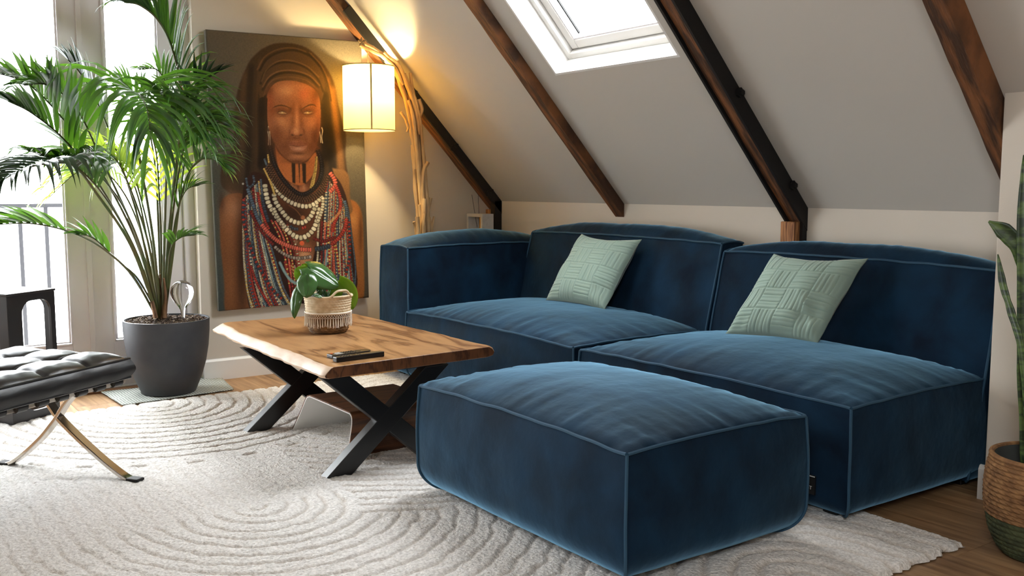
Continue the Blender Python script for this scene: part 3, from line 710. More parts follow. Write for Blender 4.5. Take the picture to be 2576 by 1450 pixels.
# ------------------------------------------------------------------ printed canvas (colours painted in code on the mesh of the canvas)
class Art:
    """small painter; coordinates are pixels of the photographed picture, S_ samples per pixel"""
    X0, Y0, X1, Y1, S_ = 500, 66, 930, 796, 1.5
    def __init__(s):
        s.W, s.H = int((s.X1-s.X0)*s.S_), int((s.Y1-s.Y0)*s.S_)
        s.a = np.zeros((s.H, s.W, 3), np.float32)
        s.gx, s.gy = np.meshgrid(np.arange(s.W), np.arange(s.H))
    def c(s, x, y): return (x-s.X0)*s.S_, (y-s.Y0)*s.S_
    def mix(s, sl_, m, col): s.a[sl_] = s.a[sl_]*(1-m[..., None]) + np.array(col, np.float32)*m[..., None]
    def poly(s, pts, col, soft=1.0, smooth=True, alpha=1.0):
        if smooth: pts = [(p.x, p.y) for p in crom([(x, y, 0) for x, y in list(pts)+[pts[0]]], 6)]
        P = [s.c(*p) for p in pts]; xs, ys = zip(*P); pad = int(soft*3)+2
        x0, x1 = max(0, int(min(xs))-pad), min(s.W, int(max(xs))+pad); y0, y1 = max(0, int(min(ys))-pad), min(s.H, int(max(ys))+pad)
        if x1 <= x0 or y1 <= y0: return
        sl_ = (slice(y0, y1), slice(x0, x1)); gx, gy = s.gx[sl_]+.5, s.gy[sl_]+.5
        ins = np.zeros(gx.shape, bool); n = len(P)
        for i in range(n):
            ax, ay = P[i]; bx, by = P[(i+1) % n]
            if ay != by: ins ^= ((ay > gy) != (by > gy)) & (gx < (bx-ax)*(gy-ay)/(by-ay)+ax)
        m = ins.astype(np.float32)
        k = max(1, int(soft*s.S_))
        for _ in range(2):
            for ax in (0, 1):
                q = np.zeros_like(m)
                for d in range(-k, k+1): q += np.roll(m, d, ax)
                m = q/(2*k+1)
        s.mix(sl_, m*alpha, col)
    def blob(s, x, y, rx, ry, col, alpha=.5, ang=0):
        cx, cy = s.c(x, y); rx *= s.S_; ry *= s.S_; R = int(max(rx, ry)*2.4)+1
        x0, x1, y0, y1 = max(0, int(cx)-R), min(s.W, int(cx)+R), max(0, int(cy)-R), min(s.H, int(cy)+R)
        if x1 <= x0 or y1 <= y0: return
        sl_ = (slice(y0, y1), slice(x0, x1)); dx, dy = s.gx[sl_]-cx, s.gy[sl_]-cy; ca, sa = math.cos(ang), math.sin(ang)
        u, v = (dx*ca+dy*sa)/rx, (-dx*sa+dy*ca)/ry
        s.mix(sl_, np.exp(-(u*u+v*v)*1.2)*alpha, col)
    def disc(s, x, y, r, col, ry=None, ang=0, soft=.22, alpha=1, pw=2):
        cx, cy = s.c(x, y); rx = r*s.S_; ry = (ry or r)*s.S_; R = int(max(rx, ry))+2
        x0, x1, y0, y1 = max(0, int(cx)-R), min(s.W, int(cx)+R+1), max(0, int(cy)-R), min(s.H, int(cy)+R+1)
        if x1 <= x0 or y1 <= y0: return
        sl_ = (slice(y0, y1), slice(x0, x1)); dx, dy = s.gx[sl_]-cx, s.gy[sl_]-cy; ca, sa = math.cos(ang), math.sin(ang)
        d = (np.abs((dx*ca+dy*sa)/rx)**pw+np.abs((-dx*sa+dy*ca)/ry)**pw)**(1/pw)
        s.mix(sl_, np.clip((1-d)/soft, 0, 1)*alpha, col)
    def stroke(s, pts, w, col, alpha=1, taper=False):
        c = crom([(x, y, 0) for x, y in pts], 14); n = len(c)
        for i, p in enumerate(c):
            f = math.sin(math.pi*min(1, max(0, i/(n-1))))**.5 if taper else 1
            s.disc(p.x, p.y, max(.35, w*f), col, soft=.6, alpha=alpha)
    def beads(s, pts, r, cols, pitch=1.5, flat=1.0, hl=.35, dark=(28, 18, 14)):
        r = r*1.08; c = crom([(x, y, 0) for x, y in pts], 90); acc = 0; k = 0; last = c[0]
        for i in range(1, len(c)):
            acc += (c[i]-last).length; last = c[i]
            if acc >= r*pitch:
                acc -= r*pitch; t = (c[i]-c[i-1]); a = math.atan2(t.y, t.x); p = c[i]; col = cols[k % len(cols)]; k += 1
                v_ = rj.uniform(.86, 1.1); col = [min(255, q*v_) for q in col]
                s.disc(p.x, p.y, r*.60*pitch, dark, ry=r*flat*1.22, ang=a, soft=.25, pw=3)
                s.disc(p.x, p.y, r*.50*pitch, col, ry=r*flat*1.05, ang=a, soft=.3, pw=3)
                if hl: s.disc(p.x-r*.15, p.y-r*.3, r*.4, [min(255, v*1.0+50) for v in col], soft=.9, alpha=hl)
rj = random.Random(11)
A = Art()
def P3(x, y): return (560+x/3.815, 100+y/3.815)
def P4(x, y): return (540+x/3.453, 360+y/3.453)
def p3(*l): return [P3(*q) for q in l]
def p4(*l): return [P4(*q) for q in l]
BG = np.array([84, 76, 62], np.float32)
yy = (A.gy/A.H)[..., None]; xx = (A.gx/A.W)[..., None]
A.a[:] = BG*(1-yy*.12) + np.array([-14, -2, 6])*yy*(1-xx)*1.4  # darker downwards, cooler at lower left: lamp falloff painted into the background
# shroud behind the head
BR, BRD, BRL = (48, 34, 24), (24, 17, 13), (80, 56, 34)
A.poly(p3((330, 100), (450, 45), (600, 35), (740, 65), (850, 140), (950, 260), (1020, 400), (1060, 600), (1110, 800), (1135, 900), (1130, 1100), (1165, 1480), (1000, 1500), (700, 1450), (250, 1500), (20, 1330), (30, 1150), (70, 900), (80, 650), (110, 480), (165, 330), (230, 200)), BR, 1.5)
A.poly(p4((30, 120), (15, 330), (70, 410), (180, 460), (230, 300), (200, 60)), (58, 44, 32), 1.5)
for pts, w_, c, al in (
    (p3((170, 330), (150, 600), (150, 900), (110, 1300)), 9, BRL, .5), (p3((235, 260), (215, 600), (210, 1000), (180, 1400)), 10, BRD, .7),
    (p3((320, 200), (300, 450), (290, 800), (270, 1300)), 8, BRL, .35), (p3((350, 480), (330, 700), (340, 1000), (330, 1200)), 14, BRD, .9),
    (p3((1000, 450), (1040, 800), (1080, 1100), (1110, 1400)), 12, (126, 82, 42), .6), (p3((930, 500), (960, 800), (990, 1100), (1020, 1300)), 12, BRD, .7),
    (p3((960, 350), (1010, 600), (1050, 900), (1060, 1200)), 7, (120, 76, 38), .45), (p3((900, 620), (920, 850), (940, 1100)), 14, BRD, .9)): A.stroke(pts, w_, c, al*.5)
A.poly(p3((310, 560), (305, 380), (340, 240), (450, 130), (600, 95), (760, 130), (870, 240), (930, 400), (900, 560), (870, 500), (830, 440), (700, 390), (500, 380), (420, 440), (375, 520)), (60, 42, 28), 1.2)
for pts, w_, c, al in (
    (p3((320, 420), (370, 300), (480, 225), (620, 215), (760, 265), (860, 360), (915, 480)), 4, BRD, .8), (p3((330, 400), (380, 285), (490, 205), (620, 198), (760, 245), (870, 340)), 3, (112, 80, 48), .6),
    (p3((340, 480), (400, 380), (500, 320), (640, 310), (780, 350), (870, 440)), 4.5, BRD, .8), (p3((340, 450), (400, 355), (500, 298), (640, 290), (780, 330), (880, 420)), 3, (118, 84, 50), .6),
    (p3((310, 300), (380, 190), (500, 120), (650, 100), (790, 150), (880, 240)), 4, BRD, .8), (p3((290, 290), (360, 170), (490, 95), (640, 78), (800, 125)), 3, (110, 76, 42), .6),
    (p3((760, 110), (870, 220), (950, 380), (990, 560)), 3.5, BRD, .7), (p3((800, 130), (900, 240), (970, 400), (1010, 600)), 3, (120, 80, 42), .5),
    (p3((345, 540), (400, 420), (480, 365), (620, 350), (760, 380), (860, 460)), 2.5, (104, 74, 46), .6)): A.stroke(pts, w_, c, al*.55)
# shoulders and arms
SK, SKL, SKD = (112, 66, 34), (176, 118, 74), (52, 28, 16)
A.poly(p4((5, 560), (30, 480), (110, 430), (220, 450), (260, 700), (260, 1470), (60, 1470), (40, 1200), (10, 850)), SK, 1.5)
A.blob(*P4(110, 560), 26, 34, (168, 120, 92), .7); A.blob(*P4(90, 640), 18, 80, (150, 92, 52), .5); A.blob(*P4(190, 1000), 14, 150, SKD, .9); A.blob(*P4(20, 500), 10, 30, SKD, .5); A.blob(*P4(90, 1250), 12, 60, (136, 82, 42), .5)
A.poly(p4((1080, 450), (1180, 480), (1235, 580), (1250, 760), (1255, 1000), (1250, 1340), (1120, 1340), (1060, 800)), (150, 88, 36), 1.5)
A.blob(*P4(1160, 640), 14, 30, (200, 132, 66), .6); A.blob(*P4(1225, 760), 6, 60, (72, 40, 18), .7); A.blob(*P4(1170, 1100), 16, 60, (140, 78, 36), .6)
A.poly(p3((1000, 1200), (1150, 1250), (1175, 1480), (1200, 1600), (1160, 1640), (1090, 1520)), (112, 76, 42), 1.5)
# neck and chest
A.poly(p4((480, 0), (850, 0), (860, 300), (900, 480), (900, 1200), (560, 1300), (300, 900), (420, 400)), (86, 46, 26), 1.5)
A.blob(*P4(690, 380), 30, 14, (176, 108, 66), .8); A.blob(*P4(620, 365), 5, 12, (196, 130, 84), .6); A.blob(*P4(730, 365), 5, 12, (196, 130, 84), .6); A.blob(*P4(680, 360), 4, 10, (60, 30, 18), .6)
A.blob(*P4(735, 960), 22, 30, (190, 134, 92), .95); A.blob(*P4(730, 1060), 18, 30, (170, 116, 78), .8)
A.blob(*P4(650, 600), 40, 34, (40, 22, 14), .8)
# ground under the strings
A.poly(p4((225, 300), (200, 480), (200, 900), (230, 1250), (300, 1460), (640, 1460), (1000, 1340), (1190, 1250), (1165, 900), (1110, 480), (1010, 270), (940, 380), (860, 800), (830, 900), (780, 1100), (690, 1250), (640, 900), (560, 620), (420, 300), (300, 240)), (44, 22, 18), 1.2)
RED, RD2, BLU, SLT, CRM, YEL, SAL, AQU = (158, 44, 34), (108, 26, 24), (66, 88, 108), (44, 58, 74), (196, 186, 152), (206, 170, 80), (196, 84, 64), (120, 150, 152)
rnd = random.Random(5)
pal = [[CRM], [CRM], [BLU], [BLU, BLU, SLT], [RED], [YEL, CRM], [CRM, CRM, CRM, BLU, BLU, RED], [RD2, RED], [SLT], [CRM, BLU], [RED, YEL], [AQU], [BLU, RED]]
NL = 30
for i in range(NL):
    t = i/(NL-1)
    pts = p4((205+150*t+rnd.uniform(-6, 6), 480-190*t), (206+190*t, 700), (208+262*t+rnd.uniform(-8, 8), 1000-20*t), (232+330*t+rnd.uniform(-8, 8), 1250), (290+400*t, 1480))
    A.beads(pts, 2.3+rnd.random()*.6, pal[(i*5) % len(pal)] if i != 4 else [RED, BLU], 1.4, 1.0)
for i in range(26):
    t = i/25
    pts = p4((1100-170*t, 500-230*t), (1114-210*t, 760), (1140-270*t+rnd.uniform(-6, 6), 1000), (1170-330*t, 1220), (1190-400*t, 1440))
    A.beads(pts, 2.2+rnd.random()*.6, pal[(i*7+3) % len(pal)], 1.4, 1.0)
for i in range(7):
    A.beads(p4((560+i*30, 1000+i*10), (600+i*26, 1200), (640+i*24, 1460)), 2.6, pal[(i*3+4) % len(pal)], 1.4, 1.0) if i not in (4, 5) else None
A.beads(p4((1110, 520), (1150, 800), (1180, 1050), (1175, 1220)), 2.0, [BLU], 1.5); A.beads(p4((1120, 640), (1128, 800), (1130, 950), (1095, 1120)), 3.4, [RED, SLT], 1.5)
for k in range(5):
    A.beads(p4((440+k*34, 640+k*10), (520+k*30, 800), (570+k*28, 1000), (600+k*26, 1200)), 2.5, [[RED, RED, YEL], [SAL], [RED, YEL], [RD2], [RED, CRM]][k], 1.5)
for k in range(6):
    A.beads(p4((860+k*28, 640+k*6), (850+k*30, 800), (850+k*34, 950), (830+k*42, 1120)), 2.7, [[CRM], [RD2], [SAL], [RED, YEL], [SAL], [YEL, RED]][k], 1.5)
A.beads(p4((210, 460), (205, 640), (240, 800), (300, 980), (370, 1120), (460, 1260), (560, 1360)), 3.8, [RED, SLT], 1.5)
A.beads(p4((265, 1040), (300, 1150), (350, 1260), (430, 1390)), 3.3, [RED], 1.5)
A.stroke(p4((520, 1020), (560, 1100), (610, 1170), (660, 1200)), 4.2, (110, 142, 146)); A.stroke(p4((935, 880), (925, 960), (920, 1040)), 2.8, (110, 142, 146))
A.beads(p4((240, 370), (290, 520), (330, 640), (370, 690)), 4.2, [BLU], 1.3, 1.1); A.beads(p4((230, 280), (250, 370), (300, 330), (290, 260)), 3, [BLU, SLT], 1.4)
A.beads(p4((330, 400), (350, 520), (390, 650), (430, 740)), 3.6, [RED], 1.4); A.beads(p4((260, 560), (330, 700), (400, 800), (470, 870)), 3.8, [RD2], 1.5)
A.beads(p4((365, 420), (385, 540), (420, 660)), 4.0, [SLT], 1.5)
A.beads(p4((465, 870), (520, 920), (600, 965), (680, 980), (800, 965)), 4.2, [(150, 140, 130), (120, 108, 100)], 1.5, hl=.5)
A.beads(p4((355, 680), (420, 760), (500, 830), (600, 875), (700, 900), (805, 905)), 5.0, [SAL], 1.05, 1.15)
A.beads(p4((812, 900), (880, 890), (960, 868)), 5.0, [SLT], 1.2, 1.15); A.beads(p4((960, 862), (1040, 790), (1090, 700), (1100, 620)), 4.4, [RED], 1.2, 1.1); A.beads(p4((1100, 620), (1100, 540), (1080, 470)), 4, [BLU], 1.2, 1.1)
A.beads(p4((945, 220), (990, 280), (1000, 340), (950, 400)), 5, [SAL], 1.2, 1.1); A.beads(p4((930, 250), (925, 330), (905, 400)), 4.5, [RED], 1.2); A.beads(p4((1000, 330), (1040, 430), (1045, 540), (990, 680), (980, 740)), 4, [RED], 1.2, 1.1)
A.beads(p4((800, 800), (900, 830), (1000, 790)), 4, [RD2], 1.3)
for k in range(3): A.stroke(p4((905+k*6, 680+k*10), (980, 630+k*10), (1050, 550+k*12)), 1.1, (206, 160, 92))
# big bone-white beads
BONE = [(200, 188, 154), (188, 176, 142), (206, 196, 164)]
A.beads(p4((390, 320), (400, 410), (425, 510), (480, 600), (545, 690), (610, 760), (690, 800), (760, 780), (815, 720), (845, 640), (865, 550)), 6.4, BONE, 1.5, 1.0, hl=.2)
A.beads(p4((470, 400), (480, 480), (530, 560), (600, 640), (700, 672), (775, 630), (815, 560), (840, 500)), 6.0, BONE, 1.5, 1.0, hl=.2)
A.beads(p4((440, 280), (480, 360), (530, 430), (600, 485), (690, 520), (770, 525), (840, 490), (890, 430)), 5.8, BONE, 1.5, 1.0, hl=.2)
A.beads(p4((460, 530), (500, 620), (560, 700)), 4.6, BONE, 1.5, 1.0, hl=.2); A.beads(p4((895, 430), (890, 540), (850, 660)), 4.4, BONE, 1.5, hl=.2)
A.beads(p4((600, 690), (640, 722), (690, 725)), 4, [SLT], 1.4); A.beads(p4((700, 722), (750, 705)), 4, [RED], 1.4)
A.disc(*P4(660, 835), 5.2, (120, 84, 62)); A.disc(*P4(712, 848), 6.6, (206, 84, 42)); A.disc(*P4(762, 825), 4.8, (62, 74, 44)); A.disc(*P4(720, 625), 6, (140, 84, 50))
A.stroke(p4((600, 520), (660, 560), (710, 620)), 1.6, (104, 62, 36))
# collar of stacked bead rows
A.poly(p3((455, 1000), (500, 1080), (590, 1150), (680, 1170), (760, 1150), (838, 1060), (848, 1130), (820, 1260), (750, 1350), (680, 1375), (590, 1340), (520, 1270), (480, 1170)), (178, 98, 44), .8)
for k in range(13):
    f = k/12
    A.stroke([(x, y) for x, y in p3((462+24*f, 1030+150*f), (520+20*f, 1110+150*f), (600+10*f, 1160+165*f), (680, 1180+190*f), (755-10*f, 1160+165*f), (836-10*f, 1075+150*f))], .55, (96, 44, 20), .8)
for x0, x1 in ((612, 648), (678, 692), (712, 750)):
    A.poly(p3((x0, 1160), (x1, 1165), (x1, 1360), (x0+10, 1350)), (26, 20, 18), .5, smooth=False, alpha=.92)
for s_ in (-1, 1): pass
A.beads(p3((385, 1080), (400, 1180), (430, 1300)), 2.2, [YEL], 1.2); A.beads(p3((345, 1210), (390, 1300), (430, 1400), (450, 1470)), 3, [YEL], 1.1); A.beads(p3((350, 1120), (380, 1200), (410, 1250)), 2.6, [BLU], 1.1)
for k in range(3): A.beads(p3((848+k*3, 1090), (830+k*8, 1230), (790+k*12, 1400)), 1.9, [YEL], 1.1)
for k in range(3): A.beads(p4((430-k*16, 150+k*20), (480-k*12, 270+k*16), (560-k*10, 370+k*20), (660, 440+k*18), (780, 440+k*16), (870+k*10, 380+k*14), (930+k*6, 250)), 2.6, [(92, 62, 42), (44, 28, 20)], 1.1, 1.3, hl=.2)
A.beads(p4((432, 0), (455, 90), (485, 190), (550, 300), (630, 385), (710, 425), (790, 395), (855, 320), (885, 220), (875, 110), (850, 40)), 4.6, [(26, 22, 24)], 1.15, 1.15, hl=.75, dark=(10, 8, 8))
# face
A.poly(p3((385, 600), (385, 520), (430, 440), (500, 395), (620, 385), (740, 410), (830, 460), (872, 520), (890, 620), (890, 760), (875, 900), (840, 1030), (790, 1105), (720, 1155), (650, 1165), (585, 1135), (515, 1075), (455, 990), (410, 880), (385, 760)), (126, 76, 46), 1.0)
for x, y, rx, ry, c, al, an in (
    (570, 480, 34, 18, (190, 130, 84), .75, 0), (730, 500, 16, 20, (186, 92, 54), .6, .2), (690, 440, 30, 8, (176, 112, 70), .5, 0), (830, 560, 10, 26, (96, 46, 24), .75, 0), (410, 560, 10, 28, (130, 60, 36), .6, 0),
    (425, 700, 9, 36, (120, 56, 30), .6, 0), (500, 790, 24, 22, (196, 134, 86), .75, 0), (800, 790, 18, 20, (184, 116, 72), .7, 0), (860, 740, 7, 40, (146, 74, 42), .5, 0), (640, 520, 8, 30, (150, 90, 54), .4, .2),
    (470, 900, 16, 28, (108, 58, 32), .7, .5), (840, 930, 10, 30, (84, 42, 22), .8, -.3), (550, 1010, 18, 18, (96, 52, 30), .7, 0), (800, 1010, 12, 16, (90, 48, 26), .7, 0),
    (670, 1095, 22, 9, (164, 108, 70), .7, 0), (660, 1150, 30, 6, (74, 40, 22), .7, 0), (560, 1100, 10, 14, (100, 56, 32), .6, .6),
    (520, 670, 22, 10, (80, 42, 24), .75, .1), (770, 665, 20, 9, (78, 40, 22), .75, -.1), (640, 640, 9, 20, (104, 56, 32), .6, 0), (690, 640, 6, 18, (100, 52, 28), .5, 0),
    (663, 760, 6, 40, (186, 122, 78), .75, 0), (620, 780, 5, 28, (104, 56, 30), .55, .1), (708, 770, 5, 28, (96, 50, 28), .6, -.1), (652, 860, 9, 10, (196, 134, 90), .75, 0),
    (600, 870, 6, 8, (150, 92, 56), .5, 0), (722, 865, 6, 8, (140, 82, 48), .5, 0), (655, 925, 16, 5, (78, 40, 24), .7, 0), (560, 720, 16, 5, (160, 102, 64), .4, 0), (780, 715, 14, 4, (150, 92, 56), .4, 0)):
    A.blob(*P3(x, y), rx, ry, c, al, an)
BW = (40, 22, 14)
for pts, w_ in ((p3((432, 648), (470, 628), (525, 620), (580, 634), (618, 660)), 2.6), (p3((440, 640), (500, 618), (560, 628)), 2.0), (p3((698, 660), (725, 640), (775, 612), (825, 606), (855, 630)), 2.6), (p3((740, 628), (790, 604), (830, 606)), 2.0)): A.stroke(pts, w_, BW, .28, True)
A.blob(*P3(600, 660), 5, 9, (62, 32, 20), .6, .3); A.blob(*P3(704, 662), 5, 9, (62, 32, 20), .6, -.3)
for cx, cy, sgn in ((525, 688, 1), (768, 682, -1)):
    A.blob(*P3(cx, cy+2), 15, 6.5, (70, 36, 22), .85, .06*sgn)
    A.poly(p3((cx-44, cy+5), (cx-18, cy-9), (cx+16, cy-9), (cx+44, cy+8*sgn), (cx+10, cy+13), (cx-22, cy+12)), (146, 116, 84), .8)
    A.disc(*P3(cx, cy+1), 3.4, (110, 84, 44), soft=.4); A.disc(*P3(cx, cy+1), 2.6, (206, 184, 120), soft=.5); A.disc(*P3(cx, cy+1), 1.0, (50, 36, 20), soft=.6); A.disc(*P3(cx-4, cy-4), .8, (240, 232, 205))
    A.stroke(p3((cx-54, cy+8), (cx-20, cy-12), (cx+18, cy-11), (cx+52, cy+12*sgn)), 1.3, (30, 15, 10), .5, True); A.stroke(p3((cx-40, cy+10), (cx-16, cy+16), (cx+16, cy+16), (cx+44, cy+10)), .9, (52, 26, 16), .4)
    A.blob(*P3(cx, cy+34), 14, 3, (84, 46, 28), .5); A.blob(*P3(cx, cy+50), 13, 3, (158, 102, 66), .35)
    A.blob(*P3(cx, cy-30), 15, 3.5, (92, 50, 30), .5)
A.blob(*P3(597, 862), 3.2, 7, (88, 46, 28), .7, .2); A.blob(*P3(728, 858), 3.2, 7, (78, 40, 24), .7, -.2); A.blob(*P3(612, 862), 4, 6, (164, 104, 66), .5); A.blob(*P3(712, 858), 4, 6, (150, 92, 56), .5)
A.blob(*P3(620, 897), 4.5, 2.2, (36, 18, 12), .9, .2); A.blob(*P3(700, 895), 4.5, 2.2, (36, 18, 12), .9, -.2); A.blob(*P3(660, 904), 8, 2, (84, 44, 28), .6)
A.poly(p3((580, 998), (606, 968), (636, 946), (662, 956), (690, 944), (738, 966), (768, 992), (700, 1002), (640, 1003)), (116, 64, 44), 1.2, alpha=.9); A.blob(*P3(655, 958), 13, 2.4, (146, 90, 62), .6)
A.poly(p3((590, 1000), (640, 1004), (700, 1002), (762, 995), (738, 1034), (690, 1053), (640, 1051), (606, 1030)), (140, 92, 70), 1.2, alpha=.95); A.blob(*P3(680, 1026), 12, 4, (180, 132, 106), .75)
A.stroke(p3((582, 998), (630, 998), (665, 1003), (710, 999), (766, 991)), 1.1, (44, 20, 14), .35, True); A.blob(*P3(675, 1070), 18, 4, (70, 38, 24), .7)
for pts in (((392, 820), (388, 860), (395, 930), (392, 995)), ((404, 868), (408, 930), (410, 995)), ((880, 860), (888, 910), (892, 962)), ((900, 818), (908, 850), (900, 910), (908, 965))): A.stroke(p3(*pts), 1.25, (206, 190, 156))
A.stroke(p3((378, 560), (372, 700), (386, 860)), 3, (36, 22, 14), .7); A.disc(*P4(205, 342), 3, (150, 150, 140))
A.blob(*P3(470, 860), 14, 40, (96, 52, 32), .6, -.25); A.blob(*P3(850, 860), 9, 40, (80, 42, 26), .7, .2); A.blob(*P3(585, 940), 7, 18, (92, 50, 32), .5, .3); A.blob(*P3(745, 930), 6, 16, (86, 46, 30), .5, -.3)
A.blob(*P3(400, 480), 12, 14, (70, 38, 24), .6); A.blob(*P3(855, 500), 9, 16, (64, 34, 22), .7); A.blob(*P3(420, 1000), 14, 30, (60, 32, 20), .6, -.4)
spk = np.random.default_rng(4); fm = np.zeros(A.a.shape[:2]); fx_, fy_ = A.c(*P3(640, 760)); fm = np.exp(-(((A.gx-fx_)/95)**2+((A.gy-fy_)/150)**2)**2)
A.a += (fm*spk.normal(0, 1, fm.shape)*9)[..., None]
g_ = np.random.default_rng(1).normal(0, 1, A.a.shape[:2]); A.a *= (1+.05*g_)[..., None]
gr = A.a.mean(-1, keepdims=True); A.a = gr+(A.a-gr)*.86; A.a *= .98; ART = np.clip(A.a, 0, 255)/255; ART = np.where(ART <= .04045, ART/12.92, ((ART+.055)/1.055)**2.4)
# canvas: a stretched print 1.02 x 1.69 m, hung 2 cm off the wall, slightly crooked
CW, CH, CT = 1.022, 1.688, .035
pc = thing('canvas_print', (W+.022, 1.937+CW/2, .443+CH/2), 'tall canvas print of a woman in a dark headscarf and many bead necklaces', 'picture')
pc.rotation_euler = (math.radians(.9), 0, 0)
nx_, ny_ = 400, 656
u = np.linspace(0, 1, nx_+1); v = np.linspace(0, 1, ny_+1); Ug, Vg = np.meshgrid(u, v, indexing='ij')
V = np.stack([np.full(Ug.shape, CT), (Ug-.5)*CW, (Vg-.5)*CH], -1).reshape(-1, 3)
V[:, 0] -= .004*np.exp(-np.minimum(np.minimum(Ug, 1-Ug)*CW, np.minimum(Vg, 1-Vg)*CH).ravel()/.003)
# plane homography of the print: corner order bl, br, tr, tl
src = [(0, 0), (1, 0), (1, 1), (0, 1)]; dst = [(538, 780), (917, 742), (895, 98), (510, 82)]
Am = []; 
for (a, b_), (x, y) in zip(src, dst): Am += [[a, b_, 1, 0, 0, 0, -a*x, -b_*x, x], [0, 0, 0, a, b_, 1, -a*y, -b_*y, y]]
Am = np.array(Am, float); Hh = np.append(np.linalg.solve(Am[:, :8], Am[:, 8]), 1).reshape(3, 3)
q = Hh @ np.stack([Ug.ravel(), Vg.ravel(), np.ones(Ug.size)]); px, py = q[0]/q[2], q[1]/q[2]
fx, fy = np.clip((px-A.X0)*A.S_, 0, A.W-1.01), np.clip((py-A.Y0)*A.S_, 0, A.H-1.01); ix, iy = fx.astype(int), fy.astype(int); dx, dy = (fx-ix)[:, None], (fy-iy)[:, None]
C_ = ART[iy, ix]*(1-dx)*(1-dy)+ART[iy, ix+1]*dx*(1-dy)+ART[iy+1, ix]*(1-dx)*dy+ART[iy+1, ix+1]*dx*dy
m, nt, b = nmat('printed_linen'); L = nt.links
at = nt.nodes.new('ShaderNodeVertexColor'); at.layer_name = 'print'
tc = nt.nodes.new('ShaderNodeTexCoord'); w1 = nt.nodes.new('ShaderNodeTexNoise'); w1.inputs['Scale'].default_value = 60; mp = nt.nodes.new('ShaderNodeMapping'); mp.inputs['Scale'].default_value = (1, 1, 8); L.new(tc.outputs['Object'], mp.inputs[0]); L.new(mp.outputs[0], w1.inputs['Vector'])
w2 = nt.nodes.new('ShaderNodeTexNoise'); w2.inputs['Scale'].default_value = 60; mp2 = nt.nodes.new('ShaderNodeMapping'); mp2.inputs['Scale'].default_value = (1, 8, 1); L.new(tc.outputs['Object'], mp2.inputs[0]); L.new(mp2.outputs[0], w2.inputs['Vector'])
ad = nt.nodes.new('ShaderNodeMath'); ad.operation = 'ADD'; L.new(w1.outputs[0], ad.inputs[0]); L.new(w2.outputs[0], ad.inputs[1])
mr = nt.nodes.new('ShaderNodeMapRange'); mr.inputs['From Min'].default_value = .7; mr.inputs['From Max'].default_value = 1.3; mr.inputs['To Min'].default_value = .8; mr.inputs['To Max'].default_value = 1.2; L.new(ad.outputs[0], mr.inputs[0])
vm = nt.nodes.new('ShaderNodeVectorMath'); vm.operation = 'SCALE'; L.new(at.outputs['Color'], vm.inputs[0]); L.new(mr.outputs[0], vm.inputs['Scale']); L.new(vm.outputs[0], b.inputs['Base Color'])
b.inputs['Roughness'].default_value = .85; b.inputs['Specular IOR Level'].default_value = .2
bp = nt.nodes.new('ShaderNodeBump'); bp.inputs['Strength'].default_value = .25; bp.inputs['Distance'].default_value = .001; L.new(ad.outputs[0], bp.inputs['Height']); L.new(bp.outputs[0], b.inputs['Normal'])
cv = grid_object('printed_face', V, nx_, ny_, m, pc)
ca = cv.data.color_attributes.new('print', 'FLOAT_COLOR', 'POINT'); ca.data.foreach_set('color', np.concatenate([C_, np.ones((len(C_), 1))], 1).astype(np.float32).ravel())
mb = MB(); a_, b2 = CW/2, CH/2
me = mb.box((0, -a_, -b2), (CT-.004, a_, b2)); o = me.build('stretched_sides', mat('print_border', (74, 70, 60), .85, bump=.2, bscale=300), None, bevel=.004); o.parent = pc
# ------------------------------------------------------------------ driftwood arc lamp
LX = -5.64
lamp = thing('driftwood_lamp', (LX, 3.25, 0), 'tall arched floor lamp of bundled driftwood branches with a lit cylindrical fabric shade', 'lamp')
M['drift'] = mat('bleached_driftwood', (206, 176, 132), .75, rgb2=(164, 130, 90), nscale=7, ndetail=6, bump=.4, bscale=40, bdist=.003, stretch=(3, 3, .8))
trunk = crom([onx(*p, LX) for p in ((905, 107), (935, 122), (968, 142), (1000, 176), (1022, 226), (1040, 290), (1050, 360), (1056, 440), (1062, 520), (1068, 600), (1072, 700), (1074, 800))], 10)
trunk = [p for p in trunk if p.z > .06]
NT = len(trunk)
def tr(t): 
    i = min(NT-1.001, max(0, t*(NT-1))); k = int(i); return trunk[k].lerp(trunk[k+1], i-k)
def branch(t0, t1, ox, oy, r0, r1, seed, tip=None):
    pts = []; n = max(6, int((t1-t0)*40))
    for i in range(n+1):
        s = i/n; t = t0+(t1-t0)*s; p = tr(t); d = (tr(t+.01)-tr(t-.01)).normalized(); sd = d.cross(Vector((1, 0, 0))).normalized()
        k = 1+.15*nz(s*4, seed)
        pts.append(p + Vector((1, 0, 0))*(ox*k+.006*nz(s*5, seed, 2)) + sd*(oy*k + .010*nz(s*5, seed, 5)))
    R = [(r0+(r1-r0)*i/n)*(1+.22*nz(i*.5, seed*3)) for i in range(n+1)]
    R[0] *= .8; R[-1] *= .7
    if tip: pts = tip(pts)
    return MB().tube(pts, R, 9).build('branch', M['drift'], lamp, smooth=True)
br_ = [(0, .34, .012, -.016, .012, .014), (.0, .30, -.012, .012, .010, .013), (.16, .52, .016, .012, .014, .016), (.2, .46, -.014, -.014, .012, .015), (.26, .62, .0, -.03, .013, .015), (.3, .58, .02, .026, .012, .012),
       (.4, .8, .018, -.018, .014, .017), (.44, .74, -.014, .03, .013, .013), (.5, .98, .0, .004, .017, .018), (.56, 1, .02, .026, .014, .018), (.55, .86, -.012, -.032, .013, .014), (.66, 1, -.02, -.014, .016, .02), (.72, 1, .022, -.03, .012, .016), (.76, 1, .006, .045, .013, .02)]
for i, (a, b, ox, oy, r0, r1) in enumerate(br_): branch(a, b, ox, -oy, r0, r1, i*1.7)
